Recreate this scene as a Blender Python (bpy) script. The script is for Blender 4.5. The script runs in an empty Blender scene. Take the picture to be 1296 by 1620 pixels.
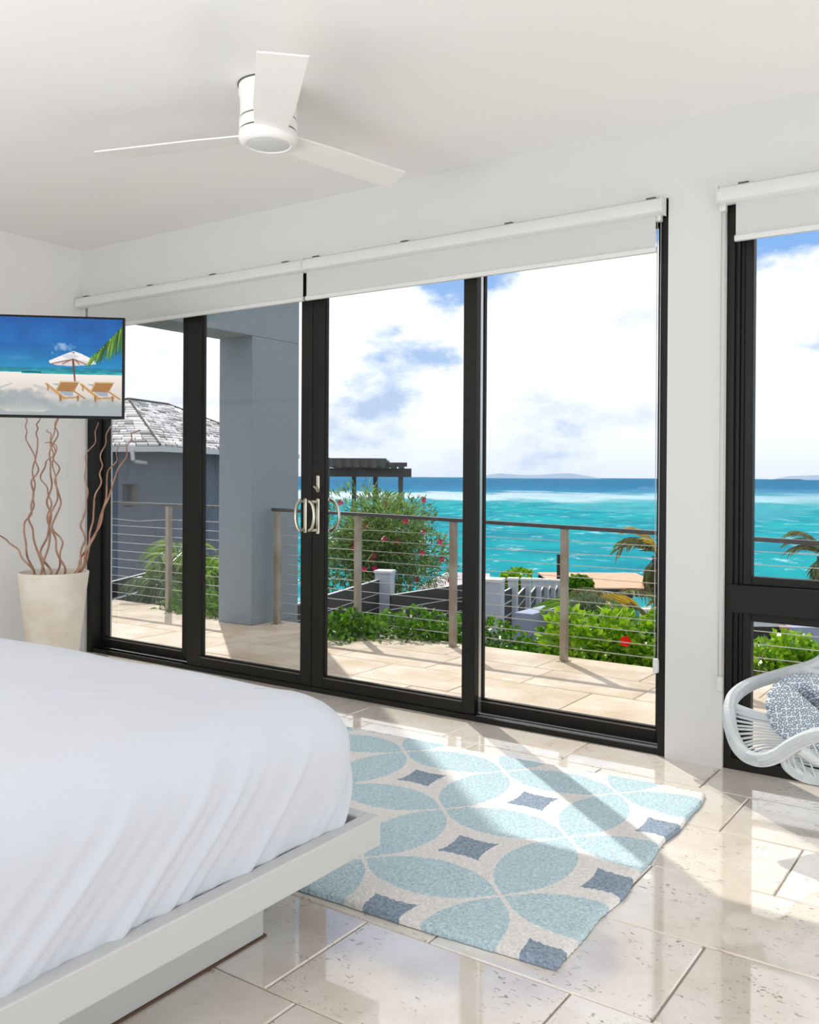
import bpy, bmesh, math, random
import numpy as np
from mathutils import Vector, Matrix

sc = bpy.context.scene
COL = sc.collection
R = math.radians

# ------------------------------------------------------------------ camera
CAM_H = 1.235
FPX, CX, CY = 1438.9, 653.4, 763.2
YAW, PITCH, ROLL = R(34.451), R(-.3498), R(-.3326)
def _rot():
    Z = Matrix.Rotation(YAW, 3, 'Z'); X = Matrix.Rotation(PITCH, 3, 'X'); Y = Matrix.Rotation(ROLL, 3, 'Y')
    return Z @ X @ Y                      # columns: right, forward, up
M = _rot()
cam_d = bpy.data.cameras.new('camera'); cam = bpy.data.objects.new('camera', cam_d); COL.objects.link(cam)
cam_d.sensor_fit = 'VERTICAL'; cam_d.sensor_height = 36; cam_d.lens = FPX / 1620 * 36
cam_d.shift_x = (648 - CX) / 1620; cam_d.shift_y = (CY - 810) / 1620
cam_d.clip_start = .05; cam_d.clip_end = 60000
mc = Matrix((M.col[0], M.col[2], -M.col[1])).transposed().to_4x4(); mc.translation = (0, 0, CAM_H)
cam.matrix_world = mc
sc.camera = cam
def W(px, py, d):                          # world point seen at a pixel, d metres ahead
    return M @ Vector(((px - CX) / FPX * d, d, -(py - CY) / FPX * d)) + Vector((0, 0, CAM_H))
FWD = Vector((M.col[1].x, M.col[1].y, 0)).normalized(); RGT = Vector((FWD.y, -FWD.x, 0))

# ------------------------------------------------------------------ colour helper
def lin(c):
    return tuple((v / 255 / 12.92) if v / 255 <= .04045 else ((v / 255 + .055) / 1.055) ** 2.4 for v in c)
def L4(c): return (*lin(c), 1)

# ------------------------------------------------------------------ world / sky
SKY_STRENGTH = 1.28
wd = bpy.data.worlds.new('sky'); sc.world = wd; wd.use_nodes = True
nt = wd.node_tree; nt.nodes.clear()
def N(nt, t, **k):
    n = nt.nodes.new(t)
    for a, v in k.items(): setattr(n, a, v)
    return n
def ramp(nt, src, stops, interp='LINEAR'):
    r = N(nt, 'ShaderNodeValToRGB'); r.color_ramp.interpolation = interp
    e = r.color_ramp.elements
    while len(e) < len(stops): e.new(.5)
    for el, (p, c) in zip(e, stops): el.position = p; el.color = c if len(c) == 4 else (*c, 1)
    nt.links.new(src, r.inputs[0]); return r
def math_n(nt, op, a, b=None, c=None, clamp=False):
    n = N(nt, 'ShaderNodeMath', operation=op); n.use_clamp = clamp
    for i, v in enumerate((a, b, c)):
        if v is None: continue
        if isinstance(v, (int, float)): n.inputs[i].default_value = v
        else: nt.links.new(v, n.inputs[i])
    return n.outputs[0]
def mixc(nt, f, a, b, blend='MIX'):
    n = N(nt, 'ShaderNodeMix', data_type='RGBA', blend_type=blend)
    for i, v in ((0, f), (6, a), (7, b)):
        if isinstance(v, (int, float)): n.inputs[i].default_value = v
        elif isinstance(v, tuple): n.inputs[i].default_value = v if len(v) == 4 else (*v, 1)
        else: nt.links.new(v, n.inputs[i])
    return n.outputs[2]
tc = N(nt, 'ShaderNodeTexCoord'); sep = N(nt, 'ShaderNodeSeparateXYZ'); nt.links.new(tc.outputs['Generated'], sep.inputs[0])
z = sep.outputs[2]
base = ramp(nt, z, [(0, L4((184, 198, 220))), (.10, L4((170, 192, 222))), (.25, L4((122, 166, 222))), (.6, L4((60, 114, 200))), (1, L4((40, 95, 200)))])
mp = N(nt, 'ShaderNodeMapping'); mp.inputs['Scale'].default_value = (1, 1, 1.9); mp.inputs['Location'].default_value = (3.35, 1.2, .4)
nt.links.new(tc.outputs['Generated'], mp.inputs[0])
n1 = N(nt, 'ShaderNodeTexNoise'); n1.inputs['Scale'].default_value = 2.6; n1.inputs['Detail'].default_value = 9; n1.inputs['Roughness'].default_value = .56; n1.inputs['Distortion'].default_value = .1
nt.links.new(mp.outputs[0], n1.inputs[0])
cover = ramp(nt, n1.outputs[0], [(.38, (0, 0, 0)), (.42, (.75, .75, .75)), (.455, (1, 1, 1))])
mp2 = N(nt, 'ShaderNodeMapping'); mp2.inputs['Scale'].default_value = (1, 1, 2.2); mp2.inputs['Location'].default_value = (7.1, 3.3, .12)
nt.links.new(tc.outputs['Generated'], mp2.inputs[0])
n2 = N(nt, 'ShaderNodeTexNoise'); n2.inputs['Scale'].default_value = 5.5; n2.inputs['Detail'].default_value = 8; n2.inputs['Roughness'].default_value = .6
nt.links.new(mp2.outputs[0], n2.inputs[0])
ccol = ramp(nt, n2.outputs[0], [(.24, L4((204, 212, 228))), (.35, L4((232, 236, 244))), (.44, L4((255, 255, 255)))])
low = ramp(nt, z, [(0, (.35, .35, .35)), (.06, (.75, .75, .75)), (.14, (1, 1, 1)), (.9, (1, 1, 1)), (1, (.8, .8, .8))])
fac = math_n(nt, 'MULTIPLY', cover.outputs[0], low.outputs[0])
skyc = mixc(nt, fac, base.outputs[0], ccol.outputs[0])
bg = N(nt, 'ShaderNodeBackground'); bg.inputs[1].default_value = SKY_STRENGTH
nt.links.new(skyc, bg.inputs[0]); wo = N(nt, 'ShaderNodeOutputWorld'); nt.links.new(bg.outputs[0], wo.inputs[0])

# ------------------------------------------------------------------ sun, and added fill lights behind and beside the camera
SUN = 3.8
sd = bpy.data.lights.new('sun', 'SUN'); sd.energy = SUN; sd.angle = R(.6); sd.color = (1, .96, .89)
so = bpy.data.objects.new('sun', sd); COL.objects.link(so)
so.rotation_euler = Vector((.665, -.572, -1)).to_track_quat('-Z', 'Y').to_euler()
def area(name, loc, target, sx, sy, power, col=(1, 1, 1)):
    l = bpy.data.lights.new(name, 'AREA'); l.shape = 'RECTANGLE'; l.size = sx; l.size_y = sy; l.energy = power; l.color = col
    o = bpy.data.objects.new(name, l); COL.objects.link(o); o.location = loc
    o.rotation_euler = (Vector(target) - Vector(loc)).to_track_quat('-Z', 'Y').to_euler(); return o
area('back_fill', (-1.4, -2.75, 1.25), (-3.6, 3, 1.6), 6.4, 2.1, 46, (.90, .95, 1))  # added fill lamp set in the unseen back opening
area('side_fill', (2.75, .3, 1.25), (-1.2, .3, 1.6), 3.8, 2.1, 5, (.92, .96, 1))  # added weak fill lamp at the unseen right-hand opening
area('ceiling_fill', (-3.0, -1.5, 1.0), (-3.3, -1.0, 4.6), 3.6, 1.6, 125, (1, .985, .97))  # added fill lamp behind the camera, aimed up to brighten the ceiling
area('floor_bounce_fill', (1.15, 2.75, .10), (-1.6, 2.2, 2.8), 2.0, 1.6, 50, (1, .975, .94))  # added lamp out of view, stands in for light bounced off the floor
sc.view_settings.view_transform = 'Standard'; sc.view_settings.look = 'None'
sc.view_settings.exposure = 0.0; sc.view_settings.gamma = 1; sc.view_settings.use_curve_mapping = False

# ------------------------------------------------------------------ mesh builder
class MB:
    def __init__(s): s.v = []; s.f = []; s.m = []
    def add(s, vs, fs, mi=0):
        o = len(s.v); s.v += [tuple(p) for p in vs]; s.f += [tuple(i + o for i in f) for f in fs]; s.m += [mi] * len(fs); return s
    def box(s, a, b, mi=0, mat=None):
        x0, y0, z0 = a; x1, y1, z1 = b
        vs = [(x0, y0, z0), (x1, y0, z0), (x1, y1, z0), (x0, y1, z0), (x0, y0, z1), (x1, y0, z1), (x1, y1, z1), (x0, y1, z1)]
        if mat is not None: vs = [mat @ Vector(p) for p in vs]
        return s.add(vs, [(0, 3, 2, 1), (4, 5, 6, 7), (0, 1, 5, 4), (1, 2, 6, 5), (2, 3, 7, 6), (3, 0, 4, 7)], mi)
    def tube(s, pts, r, n=8, cap=True, mi=0, flat=1.0, closed=False):
        pts = [Vector(p) for p in pts]; k = len(pts)
        rs = r if isinstance(r, (list, tuple)) else [r] * k
        t0 = (pts[1] - pts[0]).normalized(); up = Vector((0, 0, 1)) if abs(t0.z) < .9 else Vector((1, 0, 0))
        nrm = t0.cross(up).normalized(); vs = []
        for i, p in enumerate(pts):
            if closed: t = (pts[(i + 1) % k] - pts[i - 1])
            else: t = (pts[min(i + 1, k - 1)] - pts[max(i - 1, 0)])
            t.normalize(); nrm = (nrm - t * nrm.dot(t)).normalized(); b = t.cross(nrm)
            for j in range(n):
                a = 2 * math.pi * j / n; vs.append(p + (nrm * math.cos(a) + b * math.sin(a) * flat) * rs[i])
        fs = []
        for i in range(k if closed else k - 1):
            i2 = (i + 1) % k
            for j in range(n): j2 = (j + 1) % n; fs.append((i * n + j, i * n + j2, i2 * n + j2, i2 * n + j))
        if cap and not closed: fs += [tuple(reversed(range(n))), tuple(range((k - 1) * n, k * n))]
        return s.add(vs, fs, mi)
    def lathe(s, prof, c=(0, 0, 0), n=40, mi=0):
        vs = []; k = len(prof)
        for r, zz in prof:
            for j in range(n): a = 2 * math.pi * j / n; vs.append((c[0] + r * math.cos(a), c[1] + r * math.sin(a), c[2] + zz))
        fs = [(i * n + j, i * n + (j + 1) % n, (i + 1) * n + (j + 1) % n, (i + 1) * n + j) for i in range(k - 1) for j in range(n)]
        return s.add(vs, fs, mi)
    def prism(s, poly, axis, a, b, mi=0):   # poly in the two other axes
        n = len(poly); vs = []
        for t in (a, b):
            for p in poly:
                vs.append({'x': (t, p[0], p[1]), 'y': (p[0], t, p[1]), 'z': (p[0], p[1], t)}[axis])
        fs = [tuple(reversed(range(n))), tuple(range(n, 2 * n))] + [(i, (i + 1) % n, n + (i + 1) % n, n + i) for i in range(n)]
        return s.add(vs, fs, mi)
    def build(s, name, mat, parent=None, smooth=False, bevel=0, seg=2):
        me = bpy.data.meshes.new(name); me.from_pydata(s.v, [], s.f)
        for m in (mat if isinstance(mat, (list, tuple)) else [mat]): me.materials.append(m)
        if any(s.m): me.polygons.foreach_set('material_index', s.m)
        bm = bmesh.new(); bm.from_mesh(me); bmesh.ops.recalc_face_normals(bm, faces=bm.faces); bm.to_mesh(me); bm.free()
        if smooth:
            me.polygons.foreach_set('use_smooth', [True] * len(me.polygons))
            try: me.set_sharp_from_angle(angle=R(38))
            except Exception: pass
        return link(name, me, parent, bevel, seg)
def link(name, me, parent=None, bevel=0, seg=2):
    o = bpy.data.objects.new(name, me); COL.objects.link(o)
    if parent is not None:
        o.parent = parent; o.matrix_parent_inverse = parent_inv(parent)
    if bevel:
        b = o.modifiers.new('bevel', 'BEVEL'); b.width = bevel; b.segments = seg; b.limit_method = 'ANGLE'; b.angle_limit = R(40)
    return o
def wm(o):
    m = Matrix.LocRotScale(o.location, o.rotation_euler, o.scale)
    return (wm(o.parent) @ o.matrix_parent_inverse @ m) if o.parent else m
def parent_inv(p): return wm(p).inverted()
def tag(o, label=None, cat=None, group=None, kind=None):
    for k, v in (('label', label), ('category', cat), ('group', group), ('kind', kind)):
        if v: o[k] = v
    return o
def empty(name, loc=(0, 0, 0)):
    o = bpy.data.objects.new(name, None); COL.objects.link(o); o.location = loc; o.empty_display_size = .1; return o

# ------------------------------------------------------------------ materials
def mat(name, col, rough=.5, metal=0, spec=.5, var=None, vscale=3, bump=0, bscale=30, rnd=0, emit=None, coord='Object'):
    m = bpy.data.materials.new(name); m.use_nodes = True; nt = m.node_tree
    p = nt.nodes['Principled BSDF']; c = L4(col) if max(col) > 1 else (*col, 1)
    p.inputs['Base Color'].default_value = c; p.inputs['Roughness'].default_value = rough
    p.inputs['Metallic'].default_value = metal; p.inputs['Specular IOR Level'].default_value = spec
    geo = N(nt, 'ShaderNodeNewGeometry'); pos = geo.outputs['Position']
    out = None
    if var:
        n = N(nt, 'ShaderNodeTexNoise'); n.inputs['Scale'].default_value = vscale; n.inputs['Detail'].default_value = 6
        nt.links.new(pos, n.inputs[0]); r = ramp(nt, n.outputs[0], [(.35, c), (.68, L4(var))]); out = r.outputs[0]
    if rnd:
        hs = N(nt, 'ShaderNodeHueSaturation'); 
        if out is None: hs.inputs['Color'].default_value = c
        else: nt.links.new(out, hs.inputs['Color'])
        v = math_n(nt, 'MULTIPLY_ADD', geo.outputs['Random Per Island'], rnd * 2, 1 - rnd)
        nt.links.new(v, hs.inputs['Value']); out = hs.outputs[0]
        hv = math_n(nt, 'MULTIPLY_ADD', geo.outputs['Random Per Island'], .04, .48); nt.links.new(hv, hs.inputs['Hue'])
    if out is not None: nt.links.new(out, p.inputs['Base Color'])
    if bump:
        n = N(nt, 'ShaderNodeTexNoise'); n.inputs['Scale'].default_value = bscale; n.inputs['Detail'].default_value = 4
        nt.links.new(pos, n.inputs[0]); b = N(nt, 'ShaderNodeBump'); b.inputs['Strength'].default_value = bump; b.inputs['Distance'].default_value = .01
        nt.links.new(n.outputs[0], b.inputs['Height']); nt.links.new(b.outputs[0], p.inputs['Normal'])
    return m
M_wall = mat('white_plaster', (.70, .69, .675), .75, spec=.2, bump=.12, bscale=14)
M_ceil = mat('ceiling_paint', (.85, .84, .825), .8, spec=.2, bump=.08, bscale=8)
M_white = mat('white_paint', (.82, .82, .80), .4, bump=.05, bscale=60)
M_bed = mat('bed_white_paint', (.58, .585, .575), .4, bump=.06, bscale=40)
M_fan = mat('fan_white', (.90, .885, .86), .45)
M_opal = mat('opal_glass', (.70, .71, .71), .35)
M_groove = mat('dark_groove', (.12, .11, .10), .7)
M_frame = mat('bronze_aluminium', (.012, .011, .009), .45, spec=.22)
M_track = mat('silver_track', (.62, .62, .62), .3, metal=.8)
M_blind = mat('blind_fabric', (.62, .62, .605), .85, spec=.2, bump=.08, bscale=400)
M_cass = mat('blind_cassette', (.72, .72, .705), .45)
M_nickel = mat('brushed_nickel', (.60, .57, .46), .28, metal=1)
M_steel = mat('stainless_steel', (.42, .38, .33), .45, metal=.55, var=(150, 135, 118), vscale=6)
M_cable = mat('steel_cable', (.55, .54, .52), .35, metal=.8)
M_rail = mat('dark_rail', (.055, .048, .05), .4)
M_stucco = mat('blue_grey_stucco', (142, 152, 158), .9, spec=.2, var=(134, 146, 154), vscale=60, bump=.8, bscale=90)
M_stucco2 = mat('neighbour_stucco', (96, 108, 124), .9, spec=.2, var=(86, 98, 114), vscale=.7, bump=.3, bscale=30)
M_sheet = mat('bed_sheet', (.66, .685, .74), .8, spec=.15, bump=.10, bscale=25)
M_twig = mat('willow_bark', (188, 150, 126), .7, var=(150, 106, 84), vscale=14)
M_pot = mat('pot_stone', (240, 234, 222), .6, var=(224, 212, 192), vscale=5, bump=.15, bscale=30)
M_black = mat('tv_plastic', (.006, .006, .006), .5, spec=.2)
M_rattan = mat('white_rattan', (.56, .59, .61), .5, bump=.3, bscale=120)
M_grout = mat('grout', (.36, .32, .27), .85)
M_slat = mat('dark_fence', (.022, .021, .022), .6)
M_cap = mat('fence_capping', (.62, .63, .65), .6)
M_post = mat('pale_fence_post', (176, 184, 196), .7, bump=.05)
M_perg = mat('pergola_timber', (84, 84, 84), .8, var=(66, 66, 68), vscale=4)
M_deck = mat('deck_terracotta', (224, 160, 128), .7, var=(206, 140, 108), vscale=2)
M_darkw = mat('dark_timber', (44, 40, 44), .7)
M_soil = mat('garden_soil', (70, 66, 48), .9, var=(52, 64, 34), vscale=1.2)
M_lowwall = mat('pale_low_wall', (150, 160, 180), .8, var=(138, 148, 170), vscale=1.5)
M_lroof = mat('pale_outbuilding_roof', (176, 168, 170), .8)
M_ppost = mat('pink_brown_post', (168, 130, 124), .8)
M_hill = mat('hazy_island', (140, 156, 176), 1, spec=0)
M_gutter = mat('pale_gutter', (190, 192, 196), .5)
M_shingle = mat('weathered_shingle', (202, 200, 200), .85, rnd=.6, bump=.4, bscale=8)
M_ridge = mat('ridge_cap', (40, 38, 38), .85)
M_glassd = mat('recess_window', (84, 80, 80), .3)
def glass():
    m = bpy.data.materials.new('window_glass'); m.use_nodes = True; nt = m.node_tree; nt.nodes.clear()
    t = N(nt, 'ShaderNodeBsdfTransparent'); t.inputs[0].default_value = (.985, .99, .99, 1)
    g = N(nt, 'ShaderNodeBsdfGlossy'); g.inputs['Roughness'].default_value = 0.0
    fr = N(nt, 'ShaderNodeFresnel'); fr.inputs[0].default_value = 1.35
    mx = N(nt, 'ShaderNodeMixShader'); nt.links.new(math_n(nt, 'MULTIPLY', fr.outputs[0], .16), mx.inputs[0]); nt.links.new(t.outputs[0], mx.inputs[1]); nt.links.new(g.outputs[0], mx.inputs[2])
    o = N(nt, 'ShaderNodeOutputMaterial'); nt.links.new(mx.outputs[0], o.inputs[0]); return m
M_glass = glass()
def stone(name, a, b, rough, pit=.9, spec=.5):
    m = bpy.data.materials.new(name); m.use_nodes = True; nt = m.node_tree; p = nt.nodes['Principled BSDF']
    geo = N(nt, 'ShaderNodeNewGeometry'); oi = N(nt, 'ShaderNodeObjectInfo')
    off = N(nt, 'ShaderNodeVectorMath', operation='MULTIPLY_ADD'); nt.links.new(oi.outputs['Random'], off.inputs[0]); off.inputs[1].default_value = (17, 9, 5); nt.links.new(geo.outputs['Position'], off.inputs[2])
    n = N(nt, 'ShaderNodeTexNoise'); n.inputs['Scale'].default_value = 3.2; n.inputs['Detail'].default_value = 8; n.inputs['Roughness'].default_value = .6; nt.links.new(off.outputs[0], n.inputs[0])
    r = ramp(nt, n.outputs[0], [(.30, L4(a)), (.70, L4(b))])
    hs = N(nt, 'ShaderNodeHueSaturation'); nt.links.new(r.outputs[0], hs.inputs['Color']); nt.links.new(math_n(nt, 'MULTIPLY_ADD', oi.outputs['Random'], .10, .95), hs.inputs['Value'])
    # travertine pits: elongated dark flecks in clusters
    mp = N(nt, 'ShaderNodeMapping'); mp.inputs['Scale'].default_value = (38, 70, 38); nt.links.new(off.outputs[0], mp.inputs[0])
    n3 = N(nt, 'ShaderNodeTexNoise'); n3.inputs['Scale'].default_value = 1; n3.inputs['Detail'].default_value = 3; n3.inputs['Distortion'].default_value = 1.2; nt.links.new(mp.outputs[0], n3.inputs[0])
    n4 = N(nt, 'ShaderNodeTexNoise'); n4.inputs['Scale'].default_value = 5; n4.inputs['Detail'].default_value = 2; nt.links.new(off.outputs[0], n4.inputs[0])
    pm = ramp(nt, n3.outputs[0], [(.625, (0, 0, 0)), (.67, (1, 1, 1))]); cl = ramp(nt, n4.outputs[0], [(.42, (0, 0, 0)), (.56, (1, 1, 1))])
    f = math_n(nt, 'MULTIPLY', pm.outputs[0], cl.outputs[0]); f = math_n(nt, 'MULTIPLY', f, pit)
    c = mixc(nt, f, hs.outputs[0], L4((112, 98, 84))); nt.links.new(c, p.inputs['Base Color'])
    rr = math_n(nt, 'MULTIPLY_ADD', n.outputs[0], .12, rough - .05); rr = math_n(nt, 'MULTIPLY_ADD', f, .4, rr); nt.links.new(rr, p.inputs['Roughness'])
    p.inputs['Specular IOR Level'].default_value = spec
    if rough < .1: p.inputs['Coat Weight'].default_value = .6; p.inputs['Coat Roughness'].default_value = .03; p.inputs['Coat IOR'].default_value = 1.6
    bp = N(nt, 'ShaderNodeBump'); bp.inputs['Strength'].default_value = .25; bp.inputs['Distance'].default_value = .004; nt.links.new(math_n(nt, 'MULTIPLY', f, -1), bp.inputs['Height']); nt.links.new(bp.outputs[0], p.inputs['Normal'])
    return m
M_tile = stone('travertine_floor', (214, 201, 184), (236, 231, 224), .05, .85, .8)
M_pave = stone('terrace_travertine', (178, 156, 128), (212, 199, 182), .55, .5, .35)

# ------------------------------------------------------------------ room shell
X0, X1, Y0, Y1, HC = -5.51, 2.6, -2.6, 3.936, 2.80
WT = 4.13                                   # outer face of the window wall
D0, D1, DT = -5.475, -1.345, 2.47           # door opening
V0, V1 = -1.096, .75                        # right window opening
def struct(o): o['kind'] = 'structure'; return o
wf = MB()
wf.box((X0 - .2, Y1, -.12), (D0, WT, HC)); wf.box((D0, Y1, DT), (D1, WT, HC)); wf.box((D1, Y1, -.12), (V0, WT, HC))
wf.box((V0, Y1, DT), (V1, WT, HC)); wf.box((V1, Y1, -.12), (X1 + .2, WT, HC))
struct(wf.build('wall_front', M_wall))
M_wall_left = mat('white_plaster_lightened', (.84, .83, .81), .75, spec=.25, bump=.12, bscale=14)  # same plaster in a lighter colour, making up for light this wall lacks
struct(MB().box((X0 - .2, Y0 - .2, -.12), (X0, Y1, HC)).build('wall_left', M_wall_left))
wr = MB(); wr.box((X1, Y0 - .2, -.12), (X1 + .2, -1.7, HC)).box((X1, 2.3, -.12), (X1 + .2, Y1, HC)).box((X1, -1.7, 2.5), (X1 + .2, 2.3, HC)).box((X1, -1.7, -.12), (X1 + .2, 2.3, .15))
struct(wr.build('wall_right', M_wall))
wb = MB(); wb.box((X0, Y0 - .2, -.12), (-4.7, Y0, HC)).box((1.9, Y0 - .2, -.12), (X1, Y0, HC)).box((-4.7, Y0 - .2, 2.5), (1.9, Y0, HC)).box((-4.7, Y0 - .2, -.12), (1.9, Y0, .15))
struct(wb.build('wall_back', M_wall))
struct(MB().box((X0 - .2, Y0 - .2, HC), (X1 + .2, WT, HC + .25)).build('ceiling', M_ceil))
fl = struct(MB().box((X0, Y0, -.12), (X1, Y1 + .12, -.006)).build('floor', M_grout))

def tile_mesh(name, w, d, t, m, g=.005):
    b = .0035; a = MB(); x, y = w - g, d - g
    vs = [(0, 0, -t), (x, 0, -t), (x, y, -t), (0, y, -t), (0, 0, -b), (x, 0, -b), (x, y, -b), (0, y, -b), (b, b, 0), (x - b, b, 0), (x - b, y - b, 0), (b, y - b, 0)]
    fs = []
    for k in (0, 4): fs += [(k, k + 1, k + 5, k + 4), (k + 1, k + 2, k + 6, k + 5), (k + 2, k + 3, k + 7, k + 6), (k + 3, k, k + 4, k + 7)]
    fs += [(8, 9, 10, 11), (3, 2, 1, 0)]
    me = bpy.data.meshes.new(name); me.from_pydata(vs, [], fs); me.materials.append(m); return me
_tm = {}
def lay(parent, name, x, y, w, d, z, m, key):
    k = (key, round(w, 3), round(d, 3))
    if k not in _tm: _tm[k] = tile_mesh(name, w, d, .014, m)
    o = bpy.data.objects.new(name, _tm[k]); COL.objects.link(o); o.location = (x, y, z); o.parent = parent; return o
rows = [(-.03, .38), (.3795, -.1), (.788, -.5), (1.1965, -.2), (1.605, -.91), (2.0135, -.71), (2.42, -1.0), (2.8285, -.63), (3.237, -.905), (3.6455, -1.1)]
PR = .4085; TL = .61
rnd = random.Random(4)
ybot = [r[0] for r in rows]
for k, (y, ph) in enumerate(rows):
    d = (rows[k + 1][0] - y) if k + 1 < len(rows) else 3.98 - y
    st = ph - 8 * TL
    while st + TL < X0 + .01: st += TL
    x = st
    while x < X1 - .02:
        a, b = max(x, X0), min(x + TL, X1)
        if b - a > .03: lay(fl, 'floor_tile', a, y, b - a, d, rnd.uniform(-.0006, .0006), M_tile, 'in')
        x += TL
bk = MB().box((X0, Y0, -.02), (X1, -.035, 0)); bk.build('floor_slab', M_tile, fl)

# ------------------------------------------------------------------ sliding door
door = struct(empty('door_1', (-3.4, 3.97, 0)))
f = MB(); f.box((D0, 3.955, 0.0), (D0 + .045, 4.12, DT)).box((D1 - .04, 3.955, 0), (D1, 4.12, DT)).box((D0 + .045, 3.955, DT - .03), (D1 - .04, 4.12, DT))
f.box((D0 + .045, 3.965, 0), (D1 - .04, 3.975, .028)).box((D0 + .045, 3.975, 0), (D1 - .04, 4.12, .012)).box((D0 + .045, 4.03, .012), (D1 - .04, 4.036, .024))
f.build('frame', M_frame, door, bevel=.002)
MB().box((-2.33, 3.976, .012), (D1 - .045, 3.982, .030)).box((-2.33, 4.008, .012), (D1 - .045, 4.014, .026)).build('track', M_track, door)
def panel(gx0, gx1, xl, xr, y, zb=.10, par=door):
    p = MB(); y0, y1 = y - .02, y + .02
    p.box((xl, y0, .026), (gx0, y1, DT - .05)).box((gx1, y0, .026), (xr, y1, DT - .05))
    p.box((gx0, y0, .026), (gx1, y1, zb - .012)).box((gx0, y0, DT - .09), (gx1, y1, DT - .05))
    p.box((gx0, y - .010, zb - .012), (gx1, y + .012, zb))
    p.box((gx0, y - .012, zb), (gx0 + .006, y + .012, DT - .09)).box((gx1 - .006, y - .012, zb), (gx1, y + .012, DT - .09))
    o = p.build('door_panel', M_frame, par, bevel=.003)
    MB().box((gx0, y0 - .002, zb - .016), (gx1, y0 + .006, zb - .010)).build('glazing_bead', M_track_dark, o)
    MB().box((gx0, y - .003, zb), (gx1, y + .003, DT - .09)).build('glass_pane', M_glass, o)
    return o
M_track_dark = mat('bead_metal', (.16, .14, .13), .3, metal=.7)
P1 = panel(-5.41, -4.60, -5.43, -4.50, 4.065); P2 = panel(-4.35, -3.519, -4.478, -3.4345, 4.0)
P3 = panel(-3.343, -2.421, -3.4305, -2.345, 4.0); P4 = panel(-2.344, -1.424, -2.40, -1.385, 4.065)
MB().box((-2.352, 4.022, .03), (-2.344, 4.046, DT - .05)).box((-4.478, 4.022, .03), (-4.470, 4.046, DT - .05)).build('interlock', M_track, door)
def arc(cx, cy, cz, w, h, sx, out=0, n=14):
    return [Vector((cx + sx * w * math.sin(math.pi * i / n), cy - out * math.sin(math.pi * i / n), cz + h * math.cos(math.pi * i / n))) for i in range(n + 1)]
hp = MB().box((-3.492, 3.972, .908), (-3.468, 3.981, 1.108)).build('handle_plate', M_nickel, P2, bevel=.006)
MB().tube(arc(-3.492, 3.955, 1.008, .045, .088, -1), .0095, 10).tube([(-3.488, 3.975, 1.085), (-3.494, 3.955, 1.096)], .009).tube([(-3.488, 3.975, .931), (-3.494, 3.955, .920)], .009).build('handle', M_nickel, P2, smooth=True)
MB().box((-3.397, 3.972, .905), (-3.373, 3.981, 1.108)).build('handle_plate', M_nickel, P3, bevel=.006)
MB().tube(arc(-3.425, 3.945, 1.008, .038, .084, 1), .0095, 10).tube([(-3.388, 3.975, 1.088), (-3.428, 3.945, 1.092)], .010).tube([(-3.388, 3.975, .928), (-3.428, 3.945, .924)], .010).build('handle', M_nickel, P3, smooth=True)
MB().tube(arc(-3.385, 4.075, 1.008, .075, .09, 1), .0085, 10).tube([(-3.385, 4.02, 1.09), (-3.385, 4.075, 1.098)], .009).tube([(-3.385, 4.02, .926), (-3.385, 4.075, .918)], .009).build('outer_handle', M_nickel, P3, smooth=True)
MB().box((-3.398, 3.973, 1.145), (-3.374, 3.981, 1.24)).build('lock_plate', M_nickel, P3, bevel=.006)
MB().tube([(-3.404, 3.962, 1.178), (-3.385, 3.962, 1.165), (-3.366, 3.955, 1.148)], [.006, .007, .007], 8).tube([(-3.386, 3.962, 1.166), (-3.386, 3.976, 1.166)], .008).build('lock_lever', M_nickel, P3, smooth=True)

# ------------------------------------------------------------------ right window
win = struct(empty('window_1', (-.2, 3.99, 0)))
f = MB()
for z0, z1 in ((0, .045), (.667, .785), (DT - .05, DT)): f.box((V0, 3.955, z0), (V1, 4.12, z1))
f.box((V0, 3.956, 0), (V0 + .032, 4.12, DT)).box((V1 - .04, 3.956, 0), (V1, 4.12, DT))
f.box((V0 + .032, 3.975, 0), (V0 + .05, 4.11, DT)).box((V0 + .05, 3.99, 0), (V0 + .066, 4.1, DT))
f.build('frame', M_frame, win, bevel=.002)
def sash(x0, x1, z0, z1):
    b = .036; s_ = MB(); s_.box((x0, 3.982, z0), (x0 + b, 4.03, z1)).box((x1 - b, 3.982, z0), (x1, 4.03, z1)).box((x0 + b, 3.982, z0), (x1 - b, 4.03, z0 + b)).box((x0 + b, 3.982, z1 - b), (x1 - b, 4.03, z1))
    o = s_.build('sash', M_frame, win, bevel=.004); MB().box((x0 + b, 4.0, z0 + b), (x1 - b, 4.006, z1 - b)).build('glass_pane', M_glass, o)
sash(V0 + .068, V1 - .04, .785, DT - .05); sash(V0 + .068, V1 - .04, .045, .667)

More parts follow.
